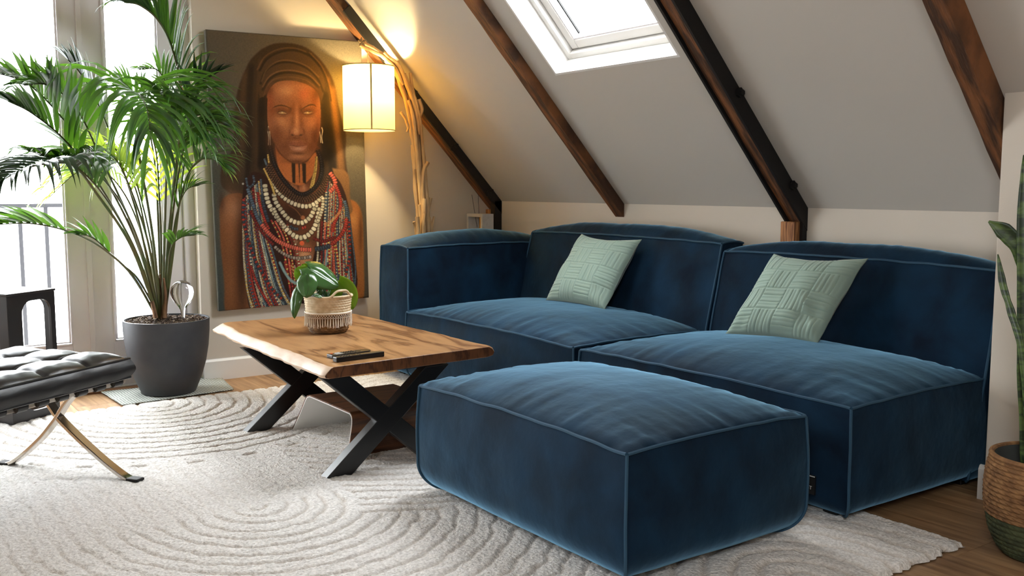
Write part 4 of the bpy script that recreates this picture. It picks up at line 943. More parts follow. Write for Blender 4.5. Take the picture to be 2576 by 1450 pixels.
def spur(px, r0, r1, dx=.02):
    pts = crom([onx(x, y, LX+dx) for x, y in px], 6); n = len(pts)
    MB().tube(pts, [r0+(r1-r0)*i/(n-1) for i in range(n)], 9).build('branch', M['drift'], lamp, smooth=True)
spur([(1076, 408), (1066, 430), (1063, 470), (1064, 540)], .015, .014, .03); spur([(1083, 498), (1077, 525), (1070, 560), (1068, 640)], .013, .016, .0)
spur([(1068, 500), (1066, 540), (1064, 600)], .017, .018, .04); spur([(1050, 545), (1052, 575), (1054, 640)], .014, .015, .05); spur([(1068, 538), (1065, 565), (1064, 640)], .013, .014, .06)
spur([(1092, 545), (1086, 575), (1080, 640)], .008, .012, .0); spur([(1041, 558), (1046, 575), (1052, 640)], .010, .012, .03)
spur([(1008, 282), (1020, 300), (1026, 320)], .009, .008, .03); spur([(1022, 305), (1027, 320), (1024, 332)], .011, .007, .03); spur([(1032, 183), (1036, 215), (1046, 262)], .010, .012, .01); spur([(1001, 153), (1005, 172)], .009, .008, .0)
spur([(1053, 250), (1061, 275), (1056, 292)], .016, .012, .02)
MB().lathe([(0.001, 0), (.16, 0), (.16, .012), (.14, .022), (.001, .024)], 32, (LX, trunk[-1].y, 0)).build('base', M['drift'], lamp, smooth=True)
# leaf-shaped metal clip at the tip
cl = MB(); tip = onx(909, 106, LX+.03)
for k in range(5):
    a = 2*math.pi*k/5+.4; d = Vector((.3, math.cos(a), math.sin(a))).normalized(); s_ = Vector((1, 0, 0)).cross(d).normalized()
    cl.add([tip+Vector((.006, 0, 0)), tip+d*.018+s_*.009, tip+d*.034, tip+d*.018-s_*.009, tip-Vector((.004, 0, 0))], [(0, 1, 2, 3), (4, 3, 2, 1)])
cl.build('leaf_clip', mat('bronze_clip', (104, 88, 70), .5, metal=.5), lamp)
LC = onx(928, 248, LX+.02); SR, SH = .163, .405
SZ0, SZ1 = LC.z-SH/2, LC.z+SH/2
hook = onx(926, 130, LX)
MB().tube(crom([hook, hook+Vector((0, -.004, -.03)), Vector((LC.x, LC.y, SZ1+.02)), Vector((LC.x, LC.y, SZ1-.02))], 5), .004, 6).build('cord', mat('cream_cord', (226, 206, 160), .6), lamp, smooth=True)
m, nt, b = nmat('lampshade_fabric'); L = nt.links
nt.nodes.remove(b); df = nt.nodes.new('ShaderNodeBsdfDiffuse'); ts = nt.nodes.new('ShaderNodeBsdfTranslucent'); mx = nt.nodes.new('ShaderNodeMixShader'); mx.inputs[0].default_value = .5
df.inputs[0].default_value = lin((240, 226, 190)); ts.inputs[0].default_value = lin((250, 214, 124))
L.new(df.outputs[0], mx.inputs[1]); L.new(ts.outputs[0], mx.inputs[2]); L.new(mx.outputs[0], nt.nodes['Material Output'].inputs[0])
sh = MB(); sh.lathe([(SR, SZ0-.0), (SR, SZ0+.1), (SR, SZ0+.2), (SR, SZ0+.3), (SR, SZ1)], 64, (LC.x, LC.y, 0)); so = sh.build('lamp_shade', m, lamp, smooth=True)
M['trimband'] = mat('shade_trim', (196, 168, 110), .7)
MB().lathe([(SR-.001, SZ0-.001), (SR+.002, SZ0-.001), (SR+.002, SZ0+.005), (SR-.001, SZ0+.005)], 64, (LC.x, LC.y, 0)).build('trim_ring', M['trimband'], so, smooth=True)
MB().lathe([(SR-.001, SZ1-.005), (SR+.002, SZ1-.005), (SR+.002, SZ1+.001), (SR-.001, SZ1+.001)], 64, (LC.x, LC.y, 0)).build('trim_ring', M['trimband'], so, smooth=True)
an = math.atan2(-LC.y, -LC.x)+.09
MB().tube([Vector((LC.x+(SR+.001)*math.cos(an), LC.y+(SR+.001)*math.sin(an), z)) for z in (SZ0, SZ1)], .0055, 6, flat=.2, up=(-math.sin(an), math.cos(an), 0)).build('side_seam', M['trimband'], so)
mb = MB()
for k in range(3):
    a = 2*math.pi*k/3+.5; mb.tube([Vector((LC.x, LC.y, SZ1-.02)), Vector((LC.x+SR*math.cos(a), LC.y+SR*math.sin(a), SZ1-.004))], .0018, 5)
mb.build('shade_spider', M['steel'], lamp)
m, nt, b = nmat('lit_bulb'); b.inputs['Emission Color'].default_value = (1, .74, .38, 1); b.inputs['Emission Strength'].default_value = 30; b.inputs['Base Color'].default_value = (1, .9, .7, 1)
MB().lathe([(.001, -.05), (.02, -.044), (.03, -.025), (.03, -.005), (.02, .02), (.014, .04), (.014, .07), (.001, .075)], 20, (LC.x, LC.y, LC.z+.14)).build('bulb', m, lamp, smooth=True)
pl = bpy.data.lights.new('bulb_light', 'POINT'); pl.energy = 84; pl.color = (1, .75, .36); pl.shadow_soft_size = .035
po = bpy.data.objects.new('bulb_light', pl); COL.objects.link(po); po.parent = lamp; po.matrix_parent_inverse = Matrix(); bpy.context.view_layer.update(); po.location = lamp.matrix_world.inverted() @ Vector((LC.x, LC.y, LC.z+.095))

# ------------------------------------------------------------------ palm in its pot
PX, PY = -5.66, 1.585
palm = thing('potted_palm', (PX, PY, .006), 'tall palm with arching green fronds in a dark grey pot by the doors', 'plant')
M['pot'] = mat('dark_grey_resin', (42, 45, 51), .6, rgb2=(58, 59, 62), nscale=6, ndetail=8, bump=.1, bscale=60)
pr = [(.001, .0), (.135, .0), (.15, .006), (.185, .09), (.212, .18), (.228, .27), (.236, .36), (.238, .425), (.238, .43), (.228, .43), (.226, .40), (.001, .398)]
MB().lathe(pr, 72, (PX, PY, .009)).build('pot', M['pot'], palm, smooth=True)
M['soil'] = mat('potting_bark', (58, 44, 34), .95, rgb2=(118, 100, 80), nscale=60, ndetail=6, bump=1, bscale=90, bdist=.01, contrast=(.48, .66))
mb = MB(); rs = random.Random(9)
mb.lathe([(.001, .418), (.1, .414), (.2, .41), (.227, .408)], 40, (PX, PY, .009))
for k in range(700):
    a = rs.uniform(0, 6.28); r_ = .22*math.sqrt(rs.random()); s_ = rs.uniform(.003, .008); Mx = Matrix.Translation((PX+r_*math.cos(a), PY+r_*math.sin(a), .424+rs.uniform(-.003, .006)+.015*math.exp(-(r_/.07)**2))) @ Matrix.Rotation(rs.uniform(0, 3), 4, Vector((rs.random(), rs.random(), rs.random()+.01)))
    mb.box((-s_*1.6, -s_, -s_*.5), (s_*1.6, s_, s_*.5), Mx)
o = mb.build('bark_soil', M['soil'], palm); o['kind'] = 'stuff'
def leaf_mat(name, rgb, trans, tmix=.45, rough=.35):
    m, nt, b = nmat(name); L = nt.links; b.inputs['Base Color'].default_value = lin(rgb); b.inputs['Roughness'].default_value = rough; b.inputs['Specular IOR Level'].default_value = .55
    tc = nt.nodes.new('ShaderNodeTexCoord'); n = nt.nodes.new('ShaderNodeTexNoise'); n.inputs['Scale'].default_value = 6; L.new(tc.outputs['Object'], n.inputs['Vector'])
    r = nt.nodes.new('ShaderNodeValToRGB'); r.color_ramp.elements[0].color = lin(tuple(int(v*.7) for v in rgb)); r.color_ramp.elements[1].color = lin(tuple(min(255, int(v*1.25)) for v in rgb)); L.new(n.outputs[0], r.inputs[0]); L.new(r.outputs[0], b.inputs['Base Color'])
    t = nt.nodes.new('ShaderNodeBsdfTranslucent'); t.inputs[0].default_value = lin(trans); mx = nt.nodes.new('ShaderNodeMixShader'); mx.inputs[0].default_value = tmix
    L.new(b.outputs[0], mx.inputs[1]); L.new(t.outputs[0], mx.inputs[2]); L.new(mx.outputs[0], nt.nodes['Material Output'].inputs[0]); return m
M['palm'] = leaf_mat('palm_leaf', (40, 72, 36), (96, 146, 36), .27, .3); M['palmd'] = leaf_mat('dark_palm_leaf', (34, 52, 36), (50, 80, 30), .12, .28); M['palml'] = leaf_mat('backlit_palm_leaf', (84, 124, 44), (176, 200, 60), .42)  # palml: backlight put into a yellower green; palmd: plain darker green
M['stalk'] = mat('palm_stalk', (66, 84, 42), .5, rgb2=(92, 84, 48), nscale=8)
M['husk'] = mat('dry_husk', (142, 108, 78), .9, rgb2=(92, 66, 46), nscale=14, bump=.5, bscale=40, bdist=.004, stretch=(4, 4, 1))
rp = random.Random(21)
def leaflet(mb, p, d, nrm, Ln, wd, droop, twist=0):
    """a narrow folded blade starting at p along d"""
    d = d.normalized(); s = d.cross(nrm).normalized(); pts = []; cur = p.copy(); dd = d.copy(); K = 7
    base = len(mb.v)
    for i in range(K+1):
        t = i/K; wv = wd*(math.sin(math.pi*min(1, t*.9+.1))**.65)*(1-t**3) if i < K else 0
        sd = dd.cross(nrm); sd = sd.normalized() if sd.length > 1e-4 else s
        up = sd.cross(dd).normalized()
        mb.v += [tuple(cur - sd*wv + up*wv*.35), tuple(cur), tuple(cur + sd*wv + up*wv*.35)]
        cur = cur + dd*(Ln/K); dd = (dd + Vector((0, 0, -1))*droop*(.25+t)/K*1.6).normalized()
    for i in range(K):
        a = base+i*3; mb.f += [(a, a+1, a+4, a+3), (a+1, a+2, a+5, a+4)]
def frond(path, n, Ln, wd, start=.35, droop=.9, m='palm', spread=55, stalk=.006, up=None, seed=0, tipf=.55, side=(1, 1)):
    """path: (px, py, dx) with dx the distance from the plane of the pot towards the room"""
    P = crom([onx(x, y, PX+dx) for x, y, dx in path], 12); N_ = len(P)
    def at(t): i = min(N_-1.001, t*(N_-1)); k = int(i); return P[k].lerp(P[k+1], i-k)
    r_ = random.Random(seed); lf = MB()
    for i in range(n):
        t = start+(1-start)*(i+.3*r_.random())/n; p = at(t); d = (at(min(1, t+.02))-at(t-.02)).normalized()
        ref = Vector(up) if up else Vector((0, 0, 1))
        sd = d.cross(ref).normalized(); un = sd.cross(d).normalized()
        f = (t-start)/(1-start); ln = Ln*(.62+.38*math.sin(math.pi*min(1, f*1.1+.2)))*(1-(1-tipf)*f**2)
        sp = math.radians(spread*(1-.55*f)+r_.uniform(-5, 5))
        for s_, on in ((-1, side[0]), (1, side[1])):
            if not on or r_.random() < .05: continue
            dirn = d*math.cos(sp)+sd*s_*math.sin(sp)+un*.28+Vector((r_.uniform(-.05, .05), r_.uniform(-.05, .05), r_.uniform(-.05, .05)))
            leaflet(lf, p, dirn, (un+sd*-s_*.35).normalized(), ln*r_.uniform(.85, 1.1), wd*r_.uniform(.8, 1.1), droop*r_.uniform(.7, 1.3))
    for s_ in (-.25, .25):
        d = (P[-1]-P[-3]).normalized(); sd = d.cross(Vector((0, 0, 1))).normalized(); leaflet(lf, P[-1], d+sd*s_, sd.cross(d), Ln*tipf*.8, wd, droop)
    lf.v = [(max(v[0], -5.872 if v[1] > 1.80 else -5.945), v[1], v[2]) for v in lf.v]
    fo = lf.build('frond', M[m], palm, smooth=True)
    R = [stalk*(1.35-.95*i/(N_-1)) for i in range(N_)]
    MB().tube(P, R, 7).build('stalk', M['stalk'], fo, smooth=True)
    return fo
B0 = (402, 800, 0)
frond([(410, 800, 0), (425, 600, .02), (446, 400, .03), (455, 230, .05), (432, 120, .05), (398, 52, .07), (352, 14, .1), (312, 6, .12)], 34, .40, .012, .42, 1.5, spread=26, seed=1, stalk=.008)
frond([(404, 800, 0), (385, 600, .08), (352, 400, .12), (332, 262, .16), (345, 235, .28), (368, 270, .48), (378, 330, .62)], 24, .74, .0135, .5, 2.4, m='palm', spread=50, seed=2, stalk=.007, tipf=.8)
frond([(412, 800, 0), (425, 600, .05), (440, 430, .15), (468, 310, .25), (520, 290, .34), (572, 318, .4)], 34, .40, .008, .48, .9, spread=55, seed=3)
frond([(400, 800, 0), (340, 600, .05), (240, 410, .12), (150, 290, .15), (70, 212, .18), (-20, 180, .2)], 20, .36, .020, .52, .35, spread=58, seed=4)
frond([(400, 800, 0), (330, 610, .1), (240, 450, .2), (160, 350, .3), (80, 285, .35), (20, 255, .38)], 18, .34, .017, .5, .6, spread=36, seed=5)
frond([(398, 800, 0), (330, 620, .15), (245, 490, .3), (185, 418, .42), (120, 412, .55), (50, 430, .65), (-20, 470, .72)], 26, .42, .016, .48, 2.0, m='palmd', spread=62, seed=6, stalk=.007)
frond([(396, 800, 0), (330, 690, .06), (250, 620, .12), (170, 582, .16), (80, 563, .2), (-10, 565, .22)], 10, .32, .02, .62, .3, spread=30, seed=7, stalk=.006)
frond([(400, 800, 0), (350, 560, -.02), (300, 400, -.05), (250, 270, -.08), (205, 190, -.1), (170, 150, -.1)], 20, .32, .014, .55, .7, m='palmd', spread=45, seed=8)
frond([(414, 800, 0), (440, 600, .0), (462, 420, .02), (480, 300, .06), (500, 220, .1), (545, 185, .16)], 14, .30, .016, .6, .5, m='palmd', spread=40, seed=9)
frond([(415, 790, 0), (422, 690, .06), (430, 625, .12), (455, 598, .18), (490, 592, .22)], 11, .20, .011, .55, .9, spread=50, seed=10, stalk=.004)
frond([(412, 790, 0), (428, 650, .04), (444, 540, .08), (468, 480, .1), (502, 466, .14)], 10, .22, .010, .55, .8, spread=40, seed=11, stalk=.004)
frond([(404, 800, 0), (375, 620, .02), (330, 480, .04), (290, 400, .06), (240, 370, .1), (190, 390, .16)], 20, .34, .012, .4, 1.0, m='palml', spread=50, seed=12)
frond([(408, 800, 0), (405, 600, -.03), (400, 480, -.05), (392, 380, -.06), (370, 320, -.04), (340, 300, 0)], 20, .36, .012, .35, 1.0, m='palml', spread=45, seed=13)
frond([(402, 800, 0), (360, 640, .1), (310, 520, .16), (250, 440, .2), (200, 395, .28), (150, 400, .4)], 16, .28, .026, .62, 1.3, m='palm', spread=60, seed=14)
frond([(412, 800, 0), (432, 560, .06), (452, 420, .12), (470, 350, .2), (500, 320, .3), (560, 350, .42)], 28, .36, .008, .48, 1.3, spread=55, seed=15)
frond([(398, 790, 0), (345, 700, .04), (300, 660, .08), (235, 600, .12), (190, 590, .16)], 7, .22, .018, .6, .4, spread=25, seed=16, stalk=.005)
frond([(402, 800, 0), (370, 600, -.05), (330, 450, -.1), (250, 380, -.12), (180, 400, -.14), (100, 480, -.15)], 18, .34, .011, .4, 1.0, m='palml', spread=55, seed=17, stalk=.005)
frond([(410, 800, 0), (430, 560, -.04), (440, 400, -.08), (430, 260, -.1), (400, 180, -.1), (350, 175, -.08)], 20, .30, .011, .5, .8, m='palm', spread=50, seed=18)
frond([(408, 800, 0), (415, 560, .1), (420, 400, .18), (425, 300, .26), (440, 250, .36), (470, 262, .5)], 26, .46, .011, .5, 1.7, m='palm', spread=55, seed=19)
frond([(410, 800, 0), (424, 590, .08), (440, 440, .2), (452, 350, .3), (475, 325, .42), (505, 350, .55)], 24, .44, .0095, .5, 2.2, m='palm', spread=50, seed=32)
frond([(398, 800, 0), (345, 640, .1), (280, 520, .2), (215, 440, .28), (150, 400, .34), (70, 380, .4)], 20, .34, .014, .5, 1.5, m='palm', spread=45, seed=33)
frond([(402, 800, 0), (365, 620, -.06), (320, 500, -.1), (260, 430, -.13), (200, 430, -.15), (120, 500, -.16)], 20, .36, .010, .45, 1.6, m='palml', spread=55, seed=34, stalk=.005)
frond([(404, 800, 0), (385, 640, 0), (360, 520, .0), (330, 430, .0), (290, 400, .0), (255, 440, .0)], 20, .38, .011, .42, 2.2, m='palml', spread=42, seed=35, stalk=.005)
frond([(414, 800, 0), (438, 590, .06), (462, 470, .12), (492, 410, .2), (530, 400, .28), (560, 420, .34)], 20, .30, .009, .5, 1.2, m='palm', spread=50, seed=37)
frond([(400, 800, 0), (340, 590, .06), (255, 400, .14), (190, 270, .2), (120, 215, .24), (60, 215, .28)], 20, .34, .017, .5, .7, m='palm', spread=50, seed=38)
frond([(406, 800, 0), (398, 560, -.06), (388, 400, -.1), (360, 280, -.12), (310, 215, -.12), (250, 210, -.1)], 24, .34, .012, .5, 1.2, m='palm', spread=52, seed=39)
for k, (x, y, x2, y2) in enumerate(((398, 800, 366, 700), (404, 802, 392, 668), (410, 802, 402, 690), (392, 800, 352, 672), (414, 800, 412, 700))):
    P = crom([onx(x, y, PX+.02*k-.03), onx((x+x2)/2+4, (y+y2)/2, PX+.02*k-.03), onx(x2, y2, PX+.02*k-.02)], 6)
    MB().tube(P, [.020-.013*i/(len(P)-1)+.003*nz(i, k) for i in range(len(P))], 8, flat=.7).build('husk', M['husk'], palm, smooth=True)
# watering globe
m, nt, b = nmat('clear_glass'); b.inputs['Transmission Weight'].default_value = 1; b.inputs['Roughness'].default_value = .0; b.inputs['IOR'].default_value = 1.4; M['glass'] = m
gp = onz(461, 803, .41)
gp.x = PX+.05; gp = onx(461, 806, PX+.07)
prof = [(.0012, -.05), (.006, 0), (.010, .04), (.014, .075), (.024, .095), (.044, .118), (.061, .15), (.066, .178), (.061, .206), (.044, .23), (.022, .243), (.0012, .2465)]
wg = MB().lathe(prof, 36, (gp.x, gp.y, .415)).build('watering_globe', m, None, smooth=True)
tag(wg, 'clear glass watering globe stuck in the soil of the palm pot', 'watering globe')
# ------------------------------------------------------------------ black side table by the doors
def rrect(a0, a1, b0, b1, r, n=6):
    out = []
    for cx, cy, s0 in ((a1-r, b1-r, 0), (a0+r, b1-r, 1), (a0+r, b0+r, 2), (a1-r, b0+r, 3)):
        for k in range(n+1): a = math.pi/2*(s0+k/n); out.append((cx+r*math.cos(a), cy+r*math.sin(a)))
    return out
def ring_panel(mb, w_, h, bl, br, bb, bt_, r, th, M_):
    """upright panel 0..w_ x 0..h with a rounded cut-out"""
    o = rrect(0.001, w_-.001, 0, h, .004); i = rrect(bl, w_-br, bb, h-bt_, r); n = len(o); vs = []
    for t in (0, th):
        for a, b in o: vs.append(M_ @ Vector((a, t, b)))
        for a, b in i: vs.append(M_ @ Vector((a, t, b)))
    fs = []
    for k in range(n):
        j = (k+1) % n; fs += [(k, j, n+j, n+k), (2*n+k, 3*n+k, 3*n+j, 2*n+j), (k, 2*n+k, 2*n+j, j), (n+k, n+j, 3*n+j, 3*n+k)]
    return mb.add(vs, fs)
sd = thing('side_table', (-5.25, .70, 0), 'black open-frame side table with rounded cut-outs, between the stool and the doors', 'table')
SW, SD, SHT = .30, .36, .652
M['blk'] = mat('satin_black_lacquer', (24, 23, 25), .35)
I4 = Matrix()
for nm, M_, w_, bl, br in (('front_panel', I4, SW, .088, .03), ('rear_panel', Matrix.Translation((0, SD-.018, 0)), SW, .055, .03),
                           ('side_panel', Matrix.Rotation(math.pi/2, 4, 'Z') @ Matrix.Translation((0, -.018, 0)), SD, .06, .06),
                           ('side_panel', Matrix.Translation((SW, 0, 0)) @ Matrix.Rotation(math.pi/2, 4, 'Z'), SD, .06, .06)):
    ring_panel(MB(), w_, SHT-.012, bl, br, .045, .035, .06, .018, M_).build(nm, M['blk'], None, bevel=.0015).parent = sd
MB().box((-.004, -.004, SHT-.012), (SW+.004, SD+.004, SHT)).build('table_top', M['blk'], None, bevel=.003).parent = sd
sd.rotation_euler = (0, 0, math.atan2(.82, -.57)); sd.location = (-5.245, .712, .022)
# ------------------------------------------------------------------ leather stool on crossed chrome legs
stl = thing('leather_stool', (0, 0, 0), 'buttoned black leather stool on crossed chrome legs at the left edge', 'stool')
A0 = Vector((-3.956, .961, 0)); bd = Vector((-.566, .824, 0)); dd_ = Vector((-.824, -.566, 0)); OX, OY = .3, .34
SO = A0 - bd*OX + dd_*OY
def xpl(px, py):      # point of the crossed-leg plane under a pixel, in the stool's own frame
    r_ = ray(px, py); n_ = bd; t = ((A0-CAMP).dot(n_))/r_.dot(n_); P = CAMP+r_*t; q = P-A0
    return (q.dot(dd_)-OY, P.z)
m, nt, b = nmat('polished_steel'); b.inputs['Metallic'].default_value = 1; b.inputs['Roughness'].default_value = .16; b.inputs['Base Color'].default_value = lin((196, 188, 178)); M['chrome'] = m
def leather():
    m = mat('black_leather', (17, 17, 20), .4, bump=.35, bscale=140, bdist=.001, rgb2=(11, 11, 13), nscale=5); return m
M['leather'] = leather()
legA = [(.34, .022), (.29, .042), (.22, .088), (.13, .16), (.065, .225), (.038, .255), (-.01, .315), (-.06, .36), (-.14, .388)]
legB = [(-.34, .022), (-.29, .036), (-.20, .085), (-.10, .15), (-.01, .215), (.038, .255), (.085, .31), (.14, .36), (.216, .388)]
for xx_ in (0, -.92):
    x0 = OX+xx_
    for k, lg in enumerate((legA, legB)):
        P = crom([Vector((x0+(.0005 if k else 0), y, z)) for y, z in lg], 7)
        pr_ = [(-.019, -.008), (.019, -.008), (.019, .008), (-.019, .008)]
        mb = MB(); n = len(P); vs = []
        for i, p in enumerate(P):
            t = (P[min(i+1, n-1)]-P[max(i-1, 0)]).normalized(); nn = Vector((0, -t.z, t.y))
            for a, c in pr_: vs.append(p+Vector((1, 0, 0))*a+nn*c)
        fs = [(i*4+q, i*4+(q+1) % 4, i*4+4+(q+1) % 4, i*4+4+q) for i in range(n-1) for q in range(4)]+[(3, 2, 1, 0), tuple((n-1)*4+q for q in range(4))]
        mb.add(vs, fs).build('cross_leg', M['chrome'], None, bevel=.0025, smooth=True).parent = stl
        y = (-1 if k else 1)*.34
        MB().box((x0-.022, y-.03, .014), (x0+.022, y+.03, .036)).build('foot_pad', M['steel'], None, bevel=.005).parent = stl
BZ = .385
for y in (-.14, .216):
    MB().box((-.72, y-.006, BZ-.013), (OX+.185, y+.006, BZ+.013)).build('cross_bar', M['chrome'], None, bevel=.002).parent = stl
for k in range(10):
    x = OX+.135-k*.098
    for y in (-.14, .216):
        MB().tube([Vector((x-.024, y, BZ)), Vector((x+.024, y, BZ))], .0195, 14).build('strap_loop', M['leather'], None, smooth=True).parent = stl
    MB().box((x-.024, -.14, BZ+.012), (x+.024, .216, BZ+.017)).build('strap', M['leather'], None).parent = stl
# tufted cushion: 0.19 m squares pulled down at the buttons
cx0, cx1, cy0, cy1, cz0, cz1 = -.85, OX+.165, -.19, .40, BZ+.016, .484
NXq, NYq = 6, 3; nx_, ny_ = 170, 96
def ctop(u, v):
    x, y = cx0+(cx1-cx0)*u, cy0+(cy1-cy0)*v; a, b = u*NXq, v*NYq
    ea, eb = abs(a-round(a)), abs(b-round(b)); la = 0 if round(a) in (0, NXq) else 1; lb = 0 if round(b) in (0, NYq) else 1
    puff = (abs(math.sin(math.pi*a))*abs(math.sin(math.pi*b)))**.38
    edge_ = min(1, min(u, 1-u)/.06)*1.0; edgev = min(1, min(v, 1-v)/.09)
    crown = .022*math.sqrt(max(0, edge_*edgev))
    z = cz1+crown+.022*puff-.010
    if la and lb: z -= .028*math.exp(-((ea/.16)**2+(eb/.16)**2))
    if la: z -= .006*math.exp(-(ea/.03)**2)
    if lb: z -= .006*math.exp(-(eb/.03)**2)
    z += .003*nz(x*22, y*22)+.004*nz(x*8, y*8, 3)
    if min(u, 1-u) < 1e-6 or min(v, 1-v) < 1e-6: z = cz1-.002
    return Vector((x, y, z))
V = np.array([tuple(ctop(i/nx_, j/ny_)) for i in range(nx_+1) for j in range(ny_+1)])
cu = grid_object('tufted_top', V, nx_, ny_, M['leather']); cu.parent = stl
mb = MB(); ring = []
per = [(cx0+(cx1-cx0)*i/40, cy0) for i in range(40)]+[(cx1, cy0+(cy1-cy0)*i/26) for i in range(26)]+[(cx1-(cx1-cx0)*i/40, cy1) for i in range(40)]+[(cx0, cy1-(cy1-cy0)*i/26) for i in range(26)]
n = len(per); H_ = 7; cxm, cym = (cx0+cx1)/2, (cy0+cy1)/2
for h in range(H_+1):
    t = h/H_; bul = .016*math.sin(math.pi*t)
    for k, (x, y) in enumerate(per):
        ox = (1 if x > cxm+.3 and abs(x-cx1) < .001 else -1 if abs(x-cx0) < .001 else 0); oy = (1 if abs(y-cy1) < .001 else -1 if abs(y-cy0) < .001 else 0)
        mb.v.append((x+ox*(bul+.005*nz(y*14, t*3)), y+oy*(bul+.006*nz(x*12, t*3, 4)), cz0+(cz1-cz0)*t))
for h in range(H_):
    for k in range(n): a = h*n+k; b_ = h*n+(k+1) % n; mb.f.append((a, b_, b_+n, a+n))
mb.f.append(tuple(range(n-1, -1, -1)))
mb.build('cushion_side', M['leather'], None, smooth=True).parent = stl
for z in (cz1-.001, cz0+.004):
    MB().tube([Vector((x, y, z)) for x, y in per+[per[0]]], .0055, 6, caps=False).build('piping', M['leather'], None, smooth=True).parent = stl
for i in range(1, NXq):
    for j in range(1, NYq):
        p = ctop(i/NXq, j/NYq); MB().lathe([(.001, .004), (.009, .003), (.012, 0), (.012, -.004)], 14, (p.x, p.y, p.z)).build('button', M['leather'], None, smooth=True).parent = stl
for i in range(1, NXq):
    MB().tube([ctop(i/NXq, j/48)+Vector((0, 0, .002)) for j in range(49)], .003, 5).build('welt', M['leather'], None, smooth=True).parent = stl
for j in range(1, NYq):
    MB().tube([ctop(i/80, j/NYq)+Vector((0, 0, .002)) for i in range(81)], .003, 5).build('welt', M['leather'], None, smooth=True).parent = stl
stl.location = SO; stl.rotation_euler = (0, 0, math.atan2(.824, -.566)); stl.location.z = .0
# ------------------------------------------------------------------ plant in the fringed basket on the table
BC = Vector((-4.365, 2.0, TT)); HB = .205
bk = thing('basket_plant', BC, 'round-leaved plant in a small fringed seagrass basket on the coffee table', 'plant')
def rope_pot(name, prof, rows, m, parent, c, amp=.004, tw=90, n=150, per=7, twamp=.0015):
    R = len(prof); V = []; tot = rows*per
    for i in range(tot+1):
        f = i/tot*(R-1); k = min(R-2, int(f)); q = f-k; r_ = prof[k][0]*(1-q)+prof[k+1][0]*q; z = prof[k][1]*(1-q)+prof[k+1][1]*q
        ph = (i % per)/per; b_ = abs(math.sin(math.pi*i/per))**.7
        for j in range(n+1):
            a = 2*math.pi*j/n; rr = r_ + amp*b_ + twamp*math.sin(tw*a/1+(2.6*ph+i//per*1.3)*3)*b_
            V.append((c.x+rr*math.cos(a), c.y+rr*math.sin(a), c.z+z))
    o = grid_object(name, np.array(V)-np.array(parent.location), tot, n, m, parent); return o
M['sea_l'] = mat('cream_braid', (232, 216, 186), .85, rgb2=(208, 186, 150), nscale=40, bump=.5, bscale=160, bdist=.002)
M['sea_d'] = mat('seagrass', (142, 108, 68), .85, rgb2=(96, 70, 42), nscale=36, bump=.6, bscale=120, bdist=.003)
rope_pot('lower_body', [(.03, .0), (.088, .003), (.098, .02), (.104, .05), (.109, .10)], 7, M['sea_d'], bk, BC, .005, 26, 160, 8, .0022)
ub = rope_pot('upper_body', [(.110, .10), (.113, .13), (.116, .16), (.120, .188)], 7, M['sea_l'], bk, BC, .0028, 44, 180, 7, .0016)
MB().lathe([(.112, .19), (.105, .1), (.09, .01), (.001, .008)], 40, BC).build('inner_lining', mat('foil_liner', (150, 160, 150), .3, metal=.4), bk, smooth=True)
def P_(a, r_, z): return BC+Vector((r_*math.cos(a), r_*math.sin(a), z))
ha = math.atan2(-BC.y, -BC.x)+.62; hb = ha+math.pi          # handles on the rim, one towards the sofa
rim = []
for k in range(97):
    a = 2*math.pi*k/96; q = max(0, math.cos((a-ha))) ; q2 = max(0, math.cos(a-hb)); z = .19+.034*(math.exp(-((math.acos(max(-1, min(1, math.cos(a-ha)))))/.42)**4)+math.exp(-((math.acos(max(-1, min(1, math.cos(a-hb)))))/.42)**4))
    rim.append(P_(a, .1225, z))
MB().tube(rim, .0065, 8, caps=False).build('rim_and_handles', M['sea_l'], bk, smooth=True)
for h_ in (ha, hb):
    MB().tube([P_(h_-.42+.84*i/12, .122, .192) for i in range(13)], .006, 8).build('handle_base', M['sea_l'], bk, smooth=True)
M['cotton'] = mat('white_cotton', (244, 238, 226), .8)
kb = MB(); 
MBt = MB().tube([P_(2*math.pi*k/60, .1185, .108) for k in range(61)], .003, 6, caps=False); MBt.build('fringe_band', M['cotton'], bk, smooth=True)
rf = random.Random(3)
for k in range(56):
    a = 2*math.pi*k/56; w2 = 2*math.pi/56
    for s_ in (-1, 1):
        kb.tube([P_(a, .119, .106), P_(a+s_*w2/2, .1195, .098), P_(a, .1195, .09), P_(a+s_*w2/2, .119, .083)], .0008, 4)
    for q in range(3):
        sw = rf.uniform(-.05, .05); kb.tube([P_(a, .119, .085), P_(a+sw*.5, .120, .06), P_(a+sw, .118+rf.uniform(-.003, .006), .038+rf.uniform(-.006, .008))], .0013, 4)
o = kb.build('fringe', M['cotton'], bk); o['kind'] = 'stuff'
M['pep'] = leaf_mat('round_glossy_leaf', (66, 104, 54), (110, 160, 40), .22, .18); M['pepl'] = leaf_mat('young_round_leaf', (120, 158, 50), (170, 200, 50), .4, .3)
